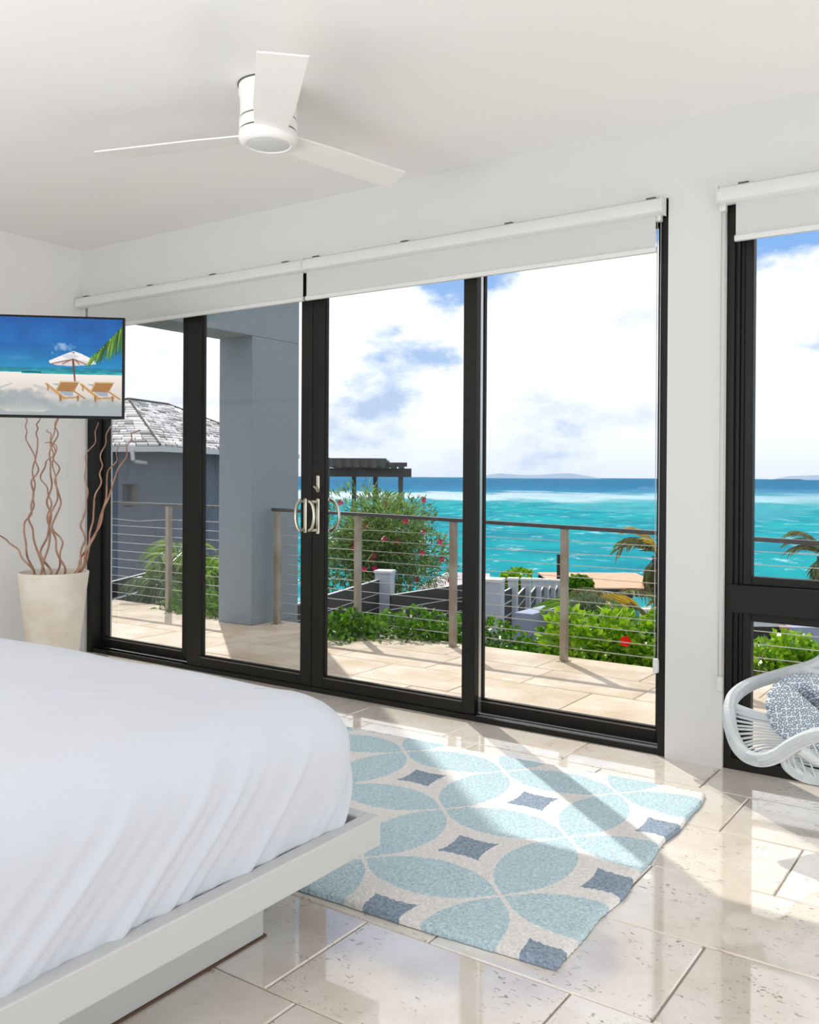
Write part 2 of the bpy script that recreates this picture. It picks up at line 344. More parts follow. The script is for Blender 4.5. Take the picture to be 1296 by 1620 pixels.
# ------------------------------------------------------------------ roller blinds
def blind(x0, x1, fx0, fx1, label, clips, side=None, ztop=2.466):
    t = empty('roller_blind', ((x0 + x1) / 2, 3.93, 2.4)); tag(t, label, 'blind', 'white roller blinds along the window wall')
    pr = [(3.934, ztop), (3.905, ztop), (3.88, ztop - .012), (3.87, ztop - .035), (3.872, ztop - .066), (3.885, ztop - .074), (3.934, ztop - .074)]
    MB().prism(pr, 'x', x0, x1).build('cassette', M_cass, t, smooth=True)
    MB().box((fx0, 3.914, 2.245), (fx1, 3.9165, ztop - .06)).build('blind_fabric', M_blind, t)
    MB().prism([(3.905, 2.231), (3.926, 2.231), (3.926, 2.252), (3.918, 2.258), (3.912, 2.258), (3.905, 2.252)], 'x', fx0 - .004, fx1 + .004).build('bottom_bar', M_cass, t, bevel=.002)
    for cxp in clips:
        MB().box((cxp - .02, 3.906, ztop - .002), (cxp + .02, 3.932, ztop + .008)).build('mounting_clip', M_groove, t)
    MB().box((x0 - .004, 3.868, ztop - .078), (x0, 3.935, ztop + .002)).build('end_cap', M_cass, t, bevel=.0015)
    MB().box((x1, 3.868, ztop - .078), (x1 + .004, 3.935, ztop + .002)).build('end_cap', M_cass, t, bevel=.0015)
    return t
xs = []
for px, py in ((137, 471), (238, 454), (337, 436), (452, 414), (501, 406), (641, 383), (806, 354), (1031, 316), (1177, 303)):
    d = (M @ Vector(((px - CX) / FPX, 1, -(py - CY) / FPX))); xs.append(d.x / d.y * 3.92)
blind(-5.500, -3.43, -5.42, -3.452, 'long white roller blind over the two left door panels', xs[:4])
b2 = blind(-3.42, -1.358, -3.425, -1.395, 'white roller blind over the two right door panels, left of the pillar', xs[4:8])
b3 = blind(-1.115, V1, -1.05, V1 - .03, 'white roller blind over the tall window right of the pillar', [xs[8], -.4, .3])
def chain(t, x, y, z0, z1):
    MB().tube([(x - .008, y, z1), (x - .008, y, z0), (x + .008, y, z0), (x + .008, y, z1)], .0018, 6).build('blind_chain', M_cable, t)
    MB().box((x - .013, y - .012, z0 - .03), (x + .013, y + .012, z0 + .035)).build('chain_tensioner', M_cass, t, bevel=.008)
    MB().box((x - .012, y - .02, z1 - .02), (x + .014, y + .01, z1 + .015)).tube([(x, y - .024, z1), (x, y - .018, z1)], .004, 8).build('chain_bracket', M_cass, t, bevel=.002)
chain(b2, -1.388, 3.94, .40, 2.39); chain(b3, -1.104, 3.925, .36, 2.385)

# ------------------------------------------------------------------ ceiling fan
FC = Vector((-2.56, 2.69, 0))
fan = empty('ceiling_fan', (FC.x, FC.y, HC)); tag(fan, 'white three-bladed ceiling fan with round opal light, mounted flush on the ceiling', 'fan')
MB().lathe([(0, 2.80), (.119, 2.80), (.119, 2.797), (.119, 2.76), (.113, 2.745), (.113, 2.668), (0, 2.668)], FC, 48).build('motor_housing', M_fan, fan, smooth=True)
MB().lathe([(0, 2.8), (.124, 2.8), (.124, 2.7955), (.119, 2.7955), (0, 2.7955)], FC, 48).build('ceiling_gasket', M_groove, fan)
MB().lathe([(0, 2.6675), (.1115, 2.6675), (.1115, 2.611), (0, 2.611)], FC, 48).build('groove_ring', M_groove, fan)
MB().lathe([(.05, 2.6625), (.1135, 2.6625), (.1165, 2.658), (.1165, 2.6245), (.1135, 2.6205), (.05, 2.6205)], FC, 48).build('blade_hub', M_fan, fan, smooth=True)
MB().lathe([(.05, 2.613), (.1165, 2.613), (.1185, 2.608), (.1185, 2.585), (.113, 2.572), (.100, 2.564), (.090, 2.564), (.088, 2.568), (.05, 2.568)], FC, 48).build('light_trim', M_fan, fan, smooth=True)
MB().lathe([(0, 2.562), (.05, 2.563), (.08, 2.566), (.089, 2.570), (0, 2.571)], FC, 48).build('light_diffuser', M_opal, fan, smooth=True)
MB().box((-.009, -.1145, 2.765), (.009, -.1125, 2.778), mat=Matrix.Translation(FC) @ Matrix.Rotation(R(20), 4, 'Z')).build('housing_label', M_groove, fan)
for a in (-42.5, 81, 197.5):
    T = Matrix.Translation(FC + Vector((0, 0, 2.600))) @ Matrix.Rotation(R(a), 4, 'Z') @ Matrix.Rotation(R(-8.5), 4, 'X')
    poly = [(.09, -.062), (.30, -.078), (.705, -.088), (.765, .078), (.30, .078), (.09, .062)]
    b = MB(); vs = [T @ Vector((x, y, -.003)) for x, y in poly] + [T @ Vector((x, y, .003)) for x, y in poly]; n = 6
    b.add(vs, [tuple(reversed(range(n))), tuple(range(n, 2 * n))] + [(i, (i + 1) % n, n + (i + 1) % n, n + i) for i in range(n)])
    b.build('fan_blade', M_fan, fan, bevel=.0015)

# ------------------------------------------------------------------ bed
bed = empty('platform_bed', (-2.5, .9, 0)); tag(bed, 'white platform bed with overhanging frame on a recessed plinth', 'bed')
BX1, BY1, BX0, BY0 = -1.487, 2.02, -3.72, -.15
fr = MB()
fr.box((BX1 - .045, BY0, .216), (BX1, BY1, .300)).box((BX0, BY0, .216), (BX0 + .045, BY1, .300)).box((BX0 + .045, BY1 - .045, .216), (BX1 - .045, BY1, .300)).box((BX0 + .045, BY0, .216), (BX1 - .045, BY0 + .045, .300))
fr.box((BX0 + .045, BY0 + .045, .225), (BX1 - .045, BY1 - .045, .262))
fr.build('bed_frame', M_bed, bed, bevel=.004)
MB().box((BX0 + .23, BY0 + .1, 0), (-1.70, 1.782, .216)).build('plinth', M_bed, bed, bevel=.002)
MB().box((BX0 + .225, BY0 + .095, 0), (-1.694, 1.788, .006)).build('plinth_caulk', mat('brown_caulk', (96, 72, 58), .8), bed)
def mattress():
    # rounded block, denser near the seen corner; displacement: hanging folds on the side
    x0, x1, y0, y1, zb, zt = BX0 + .06, -1.508, -.10, 1.985, .262, .66
    cx_, cy_ = (x0 + x1) / 2, (y0 + y1) / 2; hx, hy = (x1 - x0) / 2, (y1 - y0) / 2
    nu, nv = 900, 54
    rc = .13                                # plan corner radius
    def outline(s, inset):
        # s in 0..1 round the plan, rounded rectangle with radius
        ax, ay = hx - inset, hy - inset; r = max(rc - inset * .6, .04)
        segs = [2 * (ay - r), math.pi * r / 2, 2 * (ax - r), math.pi * r / 2] * 1
        segs = [2 * (ay - r), math.pi * r / 2, 2 * (ax - r), math.pi * r / 2, 2 * (ay - r), math.pi * r / 2, 2 * (ax - r), math.pi * r / 2]
        T = sum(segs); t = s * T; k = 0
        while t > segs[k] and k < 7: t -= segs[k]; k += 1
        q = {0: lambda: (ax, -ay + r + t, 1, 0), 2: lambda: (ax - r - t, ay, 0, 1), 4: lambda: (-ax, ay - r - t, -1, 0), 6: lambda: (-ax + r + t, -ay, 0, -1)}
        if k in q: return q[k]()
        a = t / r + {1: 0, 3: math.pi / 2, 5: math.pi, 7: 1.5 * math.pi}[k]
        c = {1: (ax - r, ay - r), 3: (-ax + r, ay - r), 5: (-ax + r, -ay + r), 7: (ax - r, -ay + r)}[k]
        return c[0] + r * math.cos(a), c[1] + r * math.sin(a), math.cos(a), math.sin(a)
    H = zt - zb; prof = []
    R1 = .17
    for i in range(nv):
        t = i / (nv - 1)
        if t < .62:
            u = t / .62; zz = zb + u * (H - R1 * .92)
            inset = .035 - .035 * math.sin(math.pi * min(u * .9 + .1, 1) * .5) + .0
            if u < .12: inset += .02 * (1 - u / .12) ** 2
        else:
            a = (t - .62) / .38 * math.pi / 2; inset = R1 * 1.15 * (1 - math.cos(a)) ; zz = zb + (H - R1 * .92) + R1 * .92 * math.sin(a)
        prof.append((zz, inset))
    vs = []
    rg = np.random.RandomState(3)
    fold = [(rg.uniform(0, 2.35), rg.uniform(.35, 1.0), rg.uniform(.012, .032), rg.uniform(.004, .0115), rg.uniform(0, 1)) for _ in range(64)]
    for zz, inset in prof:
        hrel = (zz - zb) / H
        ins = min(inset, hx * .9)
        for j in range(nu):
            px, py, nx, ny = outline(j / nu, ins)
            X, Y = cx_ + px, cy_ + py; d = 0
            if nx > .02:   # seen long side and the corner
                sgn = Y if nx > .99 else (cy_ + hy - rc) + math.atan2(ny, nx) * rc
                w = min(1, hrel / .08) * max(0, 1 - max(0, hrel - .55) / .40)
                for s0, ln, wd_, am, ph in fold:
                    # folds lean: top end nearer the far corner
                    c0 = s0 + (hrel - .35) * (.28 + .35 * (1 - min(max(s0, 0), 2.1) / 2.1)) * .9
                    e = (sgn - c0) / wd_
                    if abs(e) < 3: d += am * math.exp(-e * e) * w * (.5 + .5 * math.sin((hrel + ph) * 5 * ln)) 
                d += .006 * math.sin(Y * 3.1 + hrel * 2)
                zz2 = zz
                if hrel < .10: zz2 = zz + (.012 + .010 * math.sin(Y * 4.3 + 1)) * (1 - hrel / .10) * (1 if nx > .6 else 0)
            else:
                zz2 = zz; d += .003 * math.sin((X + Y) * 11 + hrel * 4)
            vs.append((X + nx * d, Y + ny * d, zz2 + (.002 * math.sin(X * 9 + Y * 4) if hrel > .9 else 0)))
    fs = [(i * nu + j, i * nu + (j + 1) % nu, (i + 1) * nu + (j + 1) % nu, (i + 1) * nu + j) for i in range(nv - 1) for j in range(nu)]
    # top: rings shrinking to the centre line
    o = (nv - 1) * nu; last = o; K = 26; base_ring = vs[o:o + nu]
    for k in range(1, K + 1):
        s = 1 - k / K
        ring = []
        for (X, Y, zz) in base_ring:
            xx = cx_ + (X - cx_) * s; yy = cy_ + (Y - cy_) * s
            w = .0022 * math.sin(xx * 7 + yy * 3 + 1.3 * math.sin(yy * 5)) + .0018 * math.sin(yy * 13 - xx * 4) + .006 * (1 - s)
            ring.append((xx, yy, zz + w))
        st = len(vs); vs += ring
        fs += [(last + j, last + (j + 1) % nu, st + (j + 1) % nu, st + j) for j in range(nu)]; last = st
    return vs, fs
mv, mf = mattress()
mm = MB(); mm.add(mv, mf)
me = bpy.data.meshes.new('mattress'); me.from_pydata(mm.v, [], mm.f); me.materials.append(M_sheet); me.polygons.foreach_set('use_smooth', [True] * len(me.polygons))
mo = link('mattress', me); tag(mo, 'thick mattress covered in a wrinkled white fitted sheet, on the white platform bed', 'mattress')

# ------------------------------------------------------------------ rug
def rug_material():
    m = bpy.data.materials.new('rug_wool'); m.use_nodes = True; nt = m.node_tree; p = nt.nodes['Principled BSDF']
    tc = N(nt, 'ShaderNodeTexCoord'); nz = N(nt, 'ShaderNodeTexNoise'); nz.inputs['Scale'].default_value = 90; nz.inputs['Detail'].default_value = 3
    nt.links.new(tc.outputs['Object'], nz.inputs[0])
    wob = N(nt, 'ShaderNodeVectorMath', operation='MULTIPLY_ADD'); nt.links.new(nz.outputs['Color'], wob.inputs[0]); wob.inputs[1].default_value = (.009, .009, 0); nt.links.new(tc.outputs['Object'], wob.inputs[2])
    s = N(nt, 'ShaderNodeSeparateXYZ'); nt.links.new(wob.outputs[0], s.inputs[0])
    def frac(o, off, pit):
        a = math_n(nt, 'DIVIDE', math_n(nt, 'SUBTRACT', o, off + .0045), pit); return math_n(nt, 'SUBTRACT', math_n(nt, 'FRACT', math_n(nt, 'ADD', a, 40.0)), .5)
    cu = math_n(nt, 'ABSOLUTE', frac(s.outputs[0], -.285, .487)); cv = math_n(nt, 'ABSOLUTE', frac(s.outputs[1], .262, .508))
    def dist(ax, ay): return math_n(nt, 'SQRT', math_n(nt, 'ADD', math_n(nt, 'MULTIPLY', ax, ax), math_n(nt, 'MULTIPLY', ay, ay)))
    # in a cell centred on the small square, petals lie along the four cell edges
    Lh, w = .482, .232; Rr = (Lh * Lh + w * w) / (2 * w); o_ = Rr - w
    def lens(a, b):       # petal along a, centred b=.5
        e = math_n(nt, 'SUBTRACT', b, .5); d1 = dist(a, math_n(nt, 'ADD', math_n(nt, 'ABSOLUTE', e), o_)); return math_n(nt, 'LESS_THAN', d1, Rr)
    pet = math_n(nt, 'MAXIMUM', math_n(nt, 'MULTIPLY', lens(cu, cv), math_n(nt, 'GREATER_THAN', math_n(nt, 'SUBTRACT', cv, cu), .020)), math_n(nt, 'MULTIPLY', lens(cv, cu), math_n(nt, 'GREATER_THAN', math_n(nt, 'SUBTRACT', cu, cv), .020)))
    c1 = math_n(nt, 'MULTIPLY_ADD', math_n(nt, 'MULTIPLY', cv, cv), .9, .130); c2 = math_n(nt, 'MULTIPLY_ADD', math_n(nt, 'MULTIPLY', cu, cu), .9, .130)
    sq = math_n(nt, 'MULTIPLY', math_n(nt, 'LESS_THAN', cu, c1), math_n(nt, 'LESS_THAN', cv, c2))
    n2 = N(nt, 'ShaderNodeTexNoise'); n2.inputs['Scale'].default_value = 110; n2.inputs['Detail'].default_value = 3; nt.links.new(tc.outputs['Object'], n2.inputs[0])
    def two(a, b): return ramp(nt, n2.outputs[0], [(.3, L4(a)), (.7, L4(b))]).outputs[0]
    c = mixc(nt, pet, two((222, 219, 216), (244, 241, 238)), two((166, 194, 204), (212, 230, 235)))
    c = mixc(nt, sq, c, two((122, 138, 156), (168, 182, 196))); nt.links.new(c, p.inputs['Base Color'])
    p.inputs['Roughness'].default_value = 1; p.inputs['Specular IOR Level'].default_value = .1
    b = N(nt, 'ShaderNodeBump'); b.inputs['Strength'].default_value = .8; b.inputs['Distance'].default_value = .008; nt.links.new(n2.outputs[0], b.inputs['Height']); nt.links.new(b.outputs[0], p.inputs['Normal'])
    return m
def rug():
    LU, LV = 2.35, 1.475; nu, nv = 330, 210; T = .020
    A = Vector((-1.044, 3.534)); B = Vector((-.976, 2.071)); v = (A - B).normalized()
    rg = np.random.RandomState(5)
    us = np.linspace(0, LU, nu); vv = np.linspace(0, LV, nv); U, V = np.meshgrid(us, vv, indexing='ij')
    Z = T + rg.uniform(-.0022, .0022, U.shape)
    edge = np.minimum(np.minimum(U, LU - U), np.minimum(V, LV - V)); Z -= .006 * np.clip(1 - edge / .012, 0, 1)
    Uo = U + rg.uniform(-.0018, .0018, U.shape); Vo = V + rg.uniform(-.0018, .0018, U.shape) + .005 * np.sin(U * 5) * np.clip((V - LV + .2) / .2, 0, 1) + .004 * np.sin(U * 9 + 1) * np.clip(1 - V / .15, 0, 1)
    Uo = Uo + (.006 * np.sin(V * 9) + .004 * np.sin(V * 21 + 1)) * np.clip(1 - U / .15, 0, 1)
    vs = list(zip(Uo.ravel().tolist(), Vo.ravel().tolist(), Z.ravel().tolist()))
    fs = [(i * nv + j, (i + 1) * nv + j, (i + 1) * nv + j + 1, i * nv + j + 1) for i in range(nu - 1) for j in range(nv - 1)]
    ring = [(i, 0) for i in range(nu)] + [(nu - 1, j) for j in range(1, nv)] + [(i, nv - 1) for i in range(nu - 2, -1, -1)] + [(0, j) for j in range(nv - 2, 0, -1)]
    st = len(vs); 
    for i, j in ring: q = vs[i * nv + j]; vs.append((q[0], q[1], .001))
    n = len(ring)
    for k in range(n):
        a = ring[k][0] * nv + ring[k][1]; b = ring[(k + 1) % n][0] * nv + ring[(k + 1) % n][1]; fs.append((a, st + k, st + (k + 1) % n, b))
    # local x = u (leftwards), local y = v: u = (-v.y, v.x) rotated, so mirror handled in the matrix
    me = bpy.data.meshes.new('rug'); me.from_pydata(vs, [], fs); me.materials.append(rug_material())
    me.polygons.foreach_set('use_smooth', [True] * len(me.polygons))
    o = link('rug', me); u = Vector((-v.y, v.x))
    # rotation-only frame: local X = -u needs positive handedness; build with x negated
    for q in me.vertices: q.co.x = -q.co.x
    me.flip_normals()
    o.location = (B.x, B.y, 0.0008); o.rotation_euler = (0, 0, math.atan2(-u.y, -u.x))
    bk = MB(); bk.box((-LU + .01, .012, 0), (-.012, LV - .012, .006)); bo = bk.build('rug_backing', mat('rug_backing', (74, 78, 82), .95))
    bo.parent = o
    tag(o, 'cream rug with pale blue petals and small slate squares, on the floor beside the bed', 'rug'); return o
RUG = rug()

# ------------------------------------------------------------------ television
def tv():
    Wt, Ht, T = .972, .541, .028
    a, b = W(-88, 494.5, 4.685), W(197, 503, 4.80); ux = (b - a).normalized(); c, d_ = W(198, 663, 4.80), b
    uz = (d_ - c); uz = (uz - ux * uz.dot(ux)).normalized(); un = uz.cross(ux).normalized()   # un points away from the viewer
    Wt = (b - a).length; Ht = (d_ - c).length
    mt = Matrix((ux, un, uz)).transposed().to_4x4(); mt.translation = a - uz * Ht
    root = empty('television'); root.location = mt.translation; root.rotation_euler = mt.to_euler()
    tag(root, 'black flat television on the left wall showing a beach with parasol and two loungers', 'television')
    body = MB(); bz = .010
    body.box((0, .004, 0), (Wt, T, Ht)); body.box((0, -.002, 0), (Wt, .004, bz * 1.4)).box((0, -.002, Ht - bz), (Wt, .004, Ht)).box((0, -.002, bz * 1.4), (bz, .004, Ht - bz)).box((Wt - bz, -.002, bz * 1.4), (Wt, .004, Ht - bz))
    bo = MB(); bo.v, bo.f, bo.m = body.v, body.f, body.m
    me = bpy.data.meshes.new('housing'); me.from_pydata(bo.v, [], bo.f); me.materials.append(M_black); o = bpy.data.objects.new('housing', me); COL.objects.link(o); o.parent = root
    # painted picture, as flat colour on the screen's own grid
    nx, ny = 400, 224; img = np.zeros((ny, nx, 3))
    X = (np.arange(nx) + .5) / nx; Yv = (np.arange(ny) + .5) / ny; XX, YY = np.meshgrid(X, Yv)
    CXp = (XX * 285 - 88) * 6.17; CYp = YY * 985 + 62                      # picture working units
    def lerp(a, b, t): t = np.clip(t, 0, 1)[..., None]; return np.array(a) * (1 - t) + np.array(b) * t
    rg = np.random.RandomState(2)
    def smooth_noise(sx, sy, seed):
        r = np.random.RandomState(seed).rand(sy + 2, sx + 2); gx = XX * sx; gy = YY * sy
        ix, iy = gx.astype(int), gy.astype(int); fx, fy = gx - ix, gy - iy; fx = fx * fx * (3 - 2 * fx); fy = fy * fy * (3 - 2 * fy)
        return (r[iy, ix] * (1 - fx) + r[iy, ix + 1] * fx) * (1 - fy) + (r[iy + 1, ix] * (1 - fx) + r[iy + 1, ix + 1] * fx) * fy
    img[:] = lerp((0, 88, 168), (0, 108, 184), (CYp - 60) / 300); img[:] = np.where((CYp > 330)[..., None], lerp((0, 100, 176), (20, 140, 192), (CYp - 330) / 240), img)
    img += (smooth_noise(14, 10, 1)[..., None] - .5) * 14
    def blob(cx_, cy_, rx, ry, col, k, seed):
        d = ((CXp - cx_) / rx) ** 2 + ((CYp - cy_) / ry) ** 2 + (smooth_noise(60, 34, seed) - .5) * 1.2; w = np.clip((1 - d) * k, 0, 1)[..., None]; img[:] = img * (1 - w) + np.array(col) * w
    blob(610, 355, 130, 46, (150, 176, 214), .9, 4); blob(508, 415, 26, 20, (120, 170, 214), .8, 5); blob(170, 470, 140, 34, (70, 140, 196), .7, 6)
    sea = (CYp > 566) & (CYp < 632); tt = (CYp - 566) / 66
    img[sea] = (lerp((0, 116, 150), (40, 176, 176), tt) + (smooth_noise(30, 110, 7)[..., None] - .5) * 50)[sea]
    m2 = (CYp > 606) & (CYp < 620) & (CXp > 200) & (CXp < 400); img[m2] = (0, 80, 90)
    sand = CYp > 628 - (CXp < 200) * 14; sc_ = lerp((246, 236, 228), (222, 214, 206), (CYp - 640) / 200); sc_ = np.where((CYp > 840)[..., None], lerp((222, 214, 206), (168, 176, 178), (CYp - 830) / 110 + (smooth_noise(40, 20, 9) - .5) * .8), sc_)
    img[sand] = sc_[sand]
    sh = np.clip(1.4 - np.abs(((CXp - 170) / 330) ** 2 + ((CYp - 880) / 110) ** 2) * 1.3 + (smooth_noise(44, 26, 10) - .5) * 1.1, 0, 1) * sand
    img[:] = img * (1 - sh[..., None] * .85) + np.array((160, 168, 172)) * sh[..., None] * .85
    def seg(x0, y0, x1, y1, w, col, w2=None, al=1):
        dx, dy = x1 - x0, y1 - y0; L = dx * dx + dy * dy; t = np.clip(((CXp - x0) * dx + (CYp - y0) * dy) / L, 0, 1)
        d = np.hypot(CXp - x0 - t * dx, CYp - y0 - t * dy); ww = w + ((w2 if w2 is not None else w) - w) * t
        k = (np.clip((ww / 2 - d) / 8 + .5, 0, 1) * al)[..., None]; img[:] = img * (1 - k) + np.array(col) * k
    def poly(pts, col):
        ins = np.zeros(CXp.shape, bool); n = len(pts)
        for i in range(n):
            (xa, ya), (xb, yb) = pts[i], pts[(i + 1) % n]
            c = (ya > CYp) != (yb > CYp); ins ^= c & (CXp < (xb - xa) * (CYp - ya) / ((yb - ya) or 1e-9) + xa)
        img[ins] = col
    for k in range(26):
        a = R(200 + k * 6); seg(60 + k * 14, 1010, 60 + k * 14 + 90 * math.cos(a), 1010 + 120 * math.sin(a), 8, (236, 226, 214), 2, .7)
    seg(-20, 780, 110, 730, 16, (180, 184, 186), 8); seg(330, 750, 580, 830, 26, (196, 194, 192), 60, .7)
    poly([(470, 498), (600, 440), (720, 393), (800, 420), (930, 480), (950, 520), (860, 532), (700, 546), (560, 540), (488, 524)], (246, 243, 246))
    poly([(488, 524), (560, 540), (700, 546), (860, 532), (940, 520), (820, 486), (720, 478), (640, 482)], (224, 216, 216)); poly([(600, 440), (640, 470), (720, 478), (780, 450), (720, 420)], (214, 220, 224))
    poly([(698, 408), (722, 403), (740, 410), (718, 417)], (150, 60, 50))
    for x in (500, 610, 780, 850): seg(x, 526, 700 if x < 700 else 735, 480, 9, (132, 70, 54))
    seg(716, 480, 738, 712, 22, (112, 62, 48), 14)
    def lounger(dx, s):
        q = lambda pts: [(dx + x * s, y) for x, y in pts]
        poly(q([(490, 724), (590, 724), (560, 790), (640, 846), (720, 846), (720, 790)]), (158, 172, 190))
        poly(q([(592, 706), (782, 706), (728, 806), (548, 800)]), (188, 136, 78))
        for k in range(5): seg(dx + (584 - k * 10) * s, 722 + k * 18, dx + (762 - k * 12) * s, 722 + k * 18, 5, (128, 84, 44))
        seg(*q([(592, 706)])[0], *q([(782, 706)])[0], 12, (222, 190, 140))
        seg(*q([(448, 730)])[0], *q([(630, 872)])[0], 22, (204, 156, 92), 30); seg(*q([(590, 872)])[0], *q([(780, 860)])[0], 16, (196, 146, 84)); seg(*q([(712, 790)])[0], *q([(840, 872)])[0], 15, (186, 134, 74))
        seg(*q([(590, 850)])[0], *q([(594, 896)])[0], 20, (160, 110, 60)); seg(*q([(766, 850)])[0], *q([(768, 892)])[0], 18, (160, 110, 60)); seg(*q([(465, 740)])[0], *q([(466, 790)])[0], 14, (170, 120, 68)); seg(*q([(592, 706)])[0], *q([(548, 800)])[0], 12, (214, 172, 112))
    lounger(352, 1.0); lounger(0, 1.0)
    rf = random.Random(8)
    for k in range(70):
        t = k / 69; bx, by = 1215 - 330 * t ** 1.1, 110 + 350 * t + rf.uniform(-10, 10); L = 60 + 200 * (1 - t) + rf.uniform(0, 60); a = R(118 - 28 * (1 - t) + rf.uniform(-9, 9))
        seg(bx + 20, by, min(bx + L * math.cos(a) + 10, 1240), by + L * math.sin(a) , 14, rf.choice([(70, 124, 20), (128, 176, 40), (30, 70, 14), (160, 196, 60), (52, 96, 20)]), 3)
    seg(-560, 60, 30, 180, 60, (30, 90, 50), 4, .6)
    gx = np.linspace(bz, Wt - bz, nx + 1); gz = np.linspace(Ht - bz, bz * 1.4, ny + 1)
    GX, GZ = np.meshgrid(gx, gz); vs = np.stack([GX.ravel(), np.full(GX.size, .001), GZ.ravel()], 1)
    i = np.arange(ny)[:, None] * (nx + 1) + np.arange(nx)[None]; fs = np.stack([i, i + nx + 1, i + nx + 2, i + 1], -1).reshape(-1, 4)
    me = bpy.data.meshes.new('screen'); me.from_pydata(vs.tolist(), [], fs.tolist())
    c = np.clip(img, 0, 255) / 255; cl = np.where(c <= .04045, c / 12.92, ((c + .055) / 1.055) ** 2.4).reshape(-1, 3)
    at = me.color_attributes.new('picture', 'FLOAT_COLOR', 'CORNER'); arr = np.ones((len(fs), 4, 4)); arr[:, :, :3] = cl[:, None, :]; at.data.foreach_set('color', arr.ravel())
    m = bpy.data.materials.new('screen_picture'); m.use_nodes = True; nt = m.node_tree; p = nt.nodes['Principled BSDF']; vc = N(nt, 'ShaderNodeVertexColor', layer_name='picture')
    p.inputs['Base Color'].default_value = (.01, .01, .01, 1); p.inputs['Roughness'].default_value = .4; p.inputs['Specular IOR Level'].default_value = .2
    nt.links.new(vc.outputs[0], p.inputs['Emission Color']); p.inputs['Emission Strength'].default_value = .95
    me.materials.append(m); o = bpy.data.objects.new('screen', me); COL.objects.link(o); o.parent = root
    # wall arm behind the set
    cW = mt @ Vector((Wt * .5, T, Ht * .5)); wp = Vector((X0, cW.y + .25, cW.z)); inv = mt.inverted()
    b = MB(); b.box((Wt * .38, T, Ht * .25), (Wt * .62, T + .02, Ht * .75))
    pts = [inv @ p for p in (cW, (cW + wp) / 2 + Vector((.05, .12, 0)), wp + Vector((.03, 0, 0)))]; b.tube(pts, .018, 8)
    q = inv @ (wp + Vector((.012, 0, 0))); b.tube([inv @ (wp + Vector((.0, 0, -.12))) , inv @ (wp + Vector((.0, 0, .12)))], .02, 8)
    me = bpy.data.meshes.new('wall_arm'); me.from_pydata(b.v, [], b.f); me.materials.append(M_black); o = bpy.data.objects.new('wall_arm', me); COL.objects.link(o); o.parent = root
tv()
sw = W(97, 745, 1); d = (sw - Vector((0, 0, CAM_H))); k = X0 / d.x; sp = Vector((0, 0, CAM_H)) + d * k
MB().box((X0, sp.y - .035, sp.z - .057), (X0 + .008, sp.y + .035, sp.z + .057)).build('light_switch', M_white, bevel=.002)
tag(bpy.data.objects['light_switch'], 'white light switch plate on the left wall under the television', 'switch')

# ------------------------------------------------------------------ pot with curly willow
PC = Vector((-5.085, 3.43, 0))
pot = empty('willow_planter', PC); tag(pot, 'tall cream stone pot holding bare curly willow branches, in the corner behind the bed', 'planter')
MB().lathe([(0, 0), (.125, 0), (.135, .006), (.168, .25), (.196, .50), (.209, .60), (.212, .622), (.209, .628), (.198, .628), (.194, .62), (.186, .56), (.18, .545)], PC, 56).build('pot', M_pot, pot, smooth=True)
MB().lathe([(.182, .55), (0, .56)], PC, 30).build('potting_gravel', M_soil, pot)
def catmull(pts, n=8, closed=False):
    P_ = [Vector(p) for p in pts]; out = []; k = len(P_)
    for i in range(k if closed else k - 1):
        if closed: a, b, c, d = P_[i - 1], P_[i], P_[(i + 1) % k], P_[(i + 2) % k]
        else: a, b, c, d = P_[max(i - 1, 0)], P_[i], P_[i + 1], P_[min(i + 2, k - 1)]
        for j in range(n):
            t = j / n; out.append(.5 * ((2 * b) + (c - a) * t + (2 * a - 5 * b + 4 * c - d) * t * t + (3 * b - a - 3 * c + d) * t ** 3))
    if not closed: out.append(P_[-1])
    return out
br = [
 [(155, 1255), (120, 1130), (115, 1030), (150, 960), (150, 850), (175, 760), (150, 690), (120, 620), (125, 560), (100, 500), (118, 430)],
 [(205, 1250), (160, 1100), (140, 1000), (160, 900), (155, 790), (175, 650), (170, 590), (180, 545), (165, 470), (185, 400)],
 [(155, 1255), (90, 1160), (40, 1110), (0, 1080), (-30, 1030), (-80, 1000)],
 [(190, 1250), (230, 1120), (225, 1000), (235, 900), (195, 820), (215, 740), (255, 700), (235, 620), (222, 590)],
 [(235, 1245), (190, 1160), (235, 1040), (225, 930), (240, 800), (230, 700), (265, 620), (260, 545), (275, 470), (250, 410)],
 [(265, 1250), (290, 1130), (245, 1030), (285, 930), (260, 850), (270, 760), (240, 690), (250, 600), (270, 545), (285, 480), (275, 420)],
 [(300, 1255), (260, 1120), (230, 1000), (270, 900), (250, 780), (255, 660), (205, 650)],
 [(350, 1250), (400, 1150), (430, 1030), (440, 920), (470, 820), (470, 740), (490, 640), (515, 570)],
 [(360, 1245), (390, 1120), (380, 1020), (400, 960), (405, 860), (395, 740), (440, 640), (455, 555)],
 [(375, 1240), (430, 1100), (490, 930), (500, 800), (545, 720), (550, 645)],
 [(380, 1240), (450, 1060), (500, 920), (540, 800), (590, 700), (610, 620), (650, 590)]]
rg = random.Random(11)
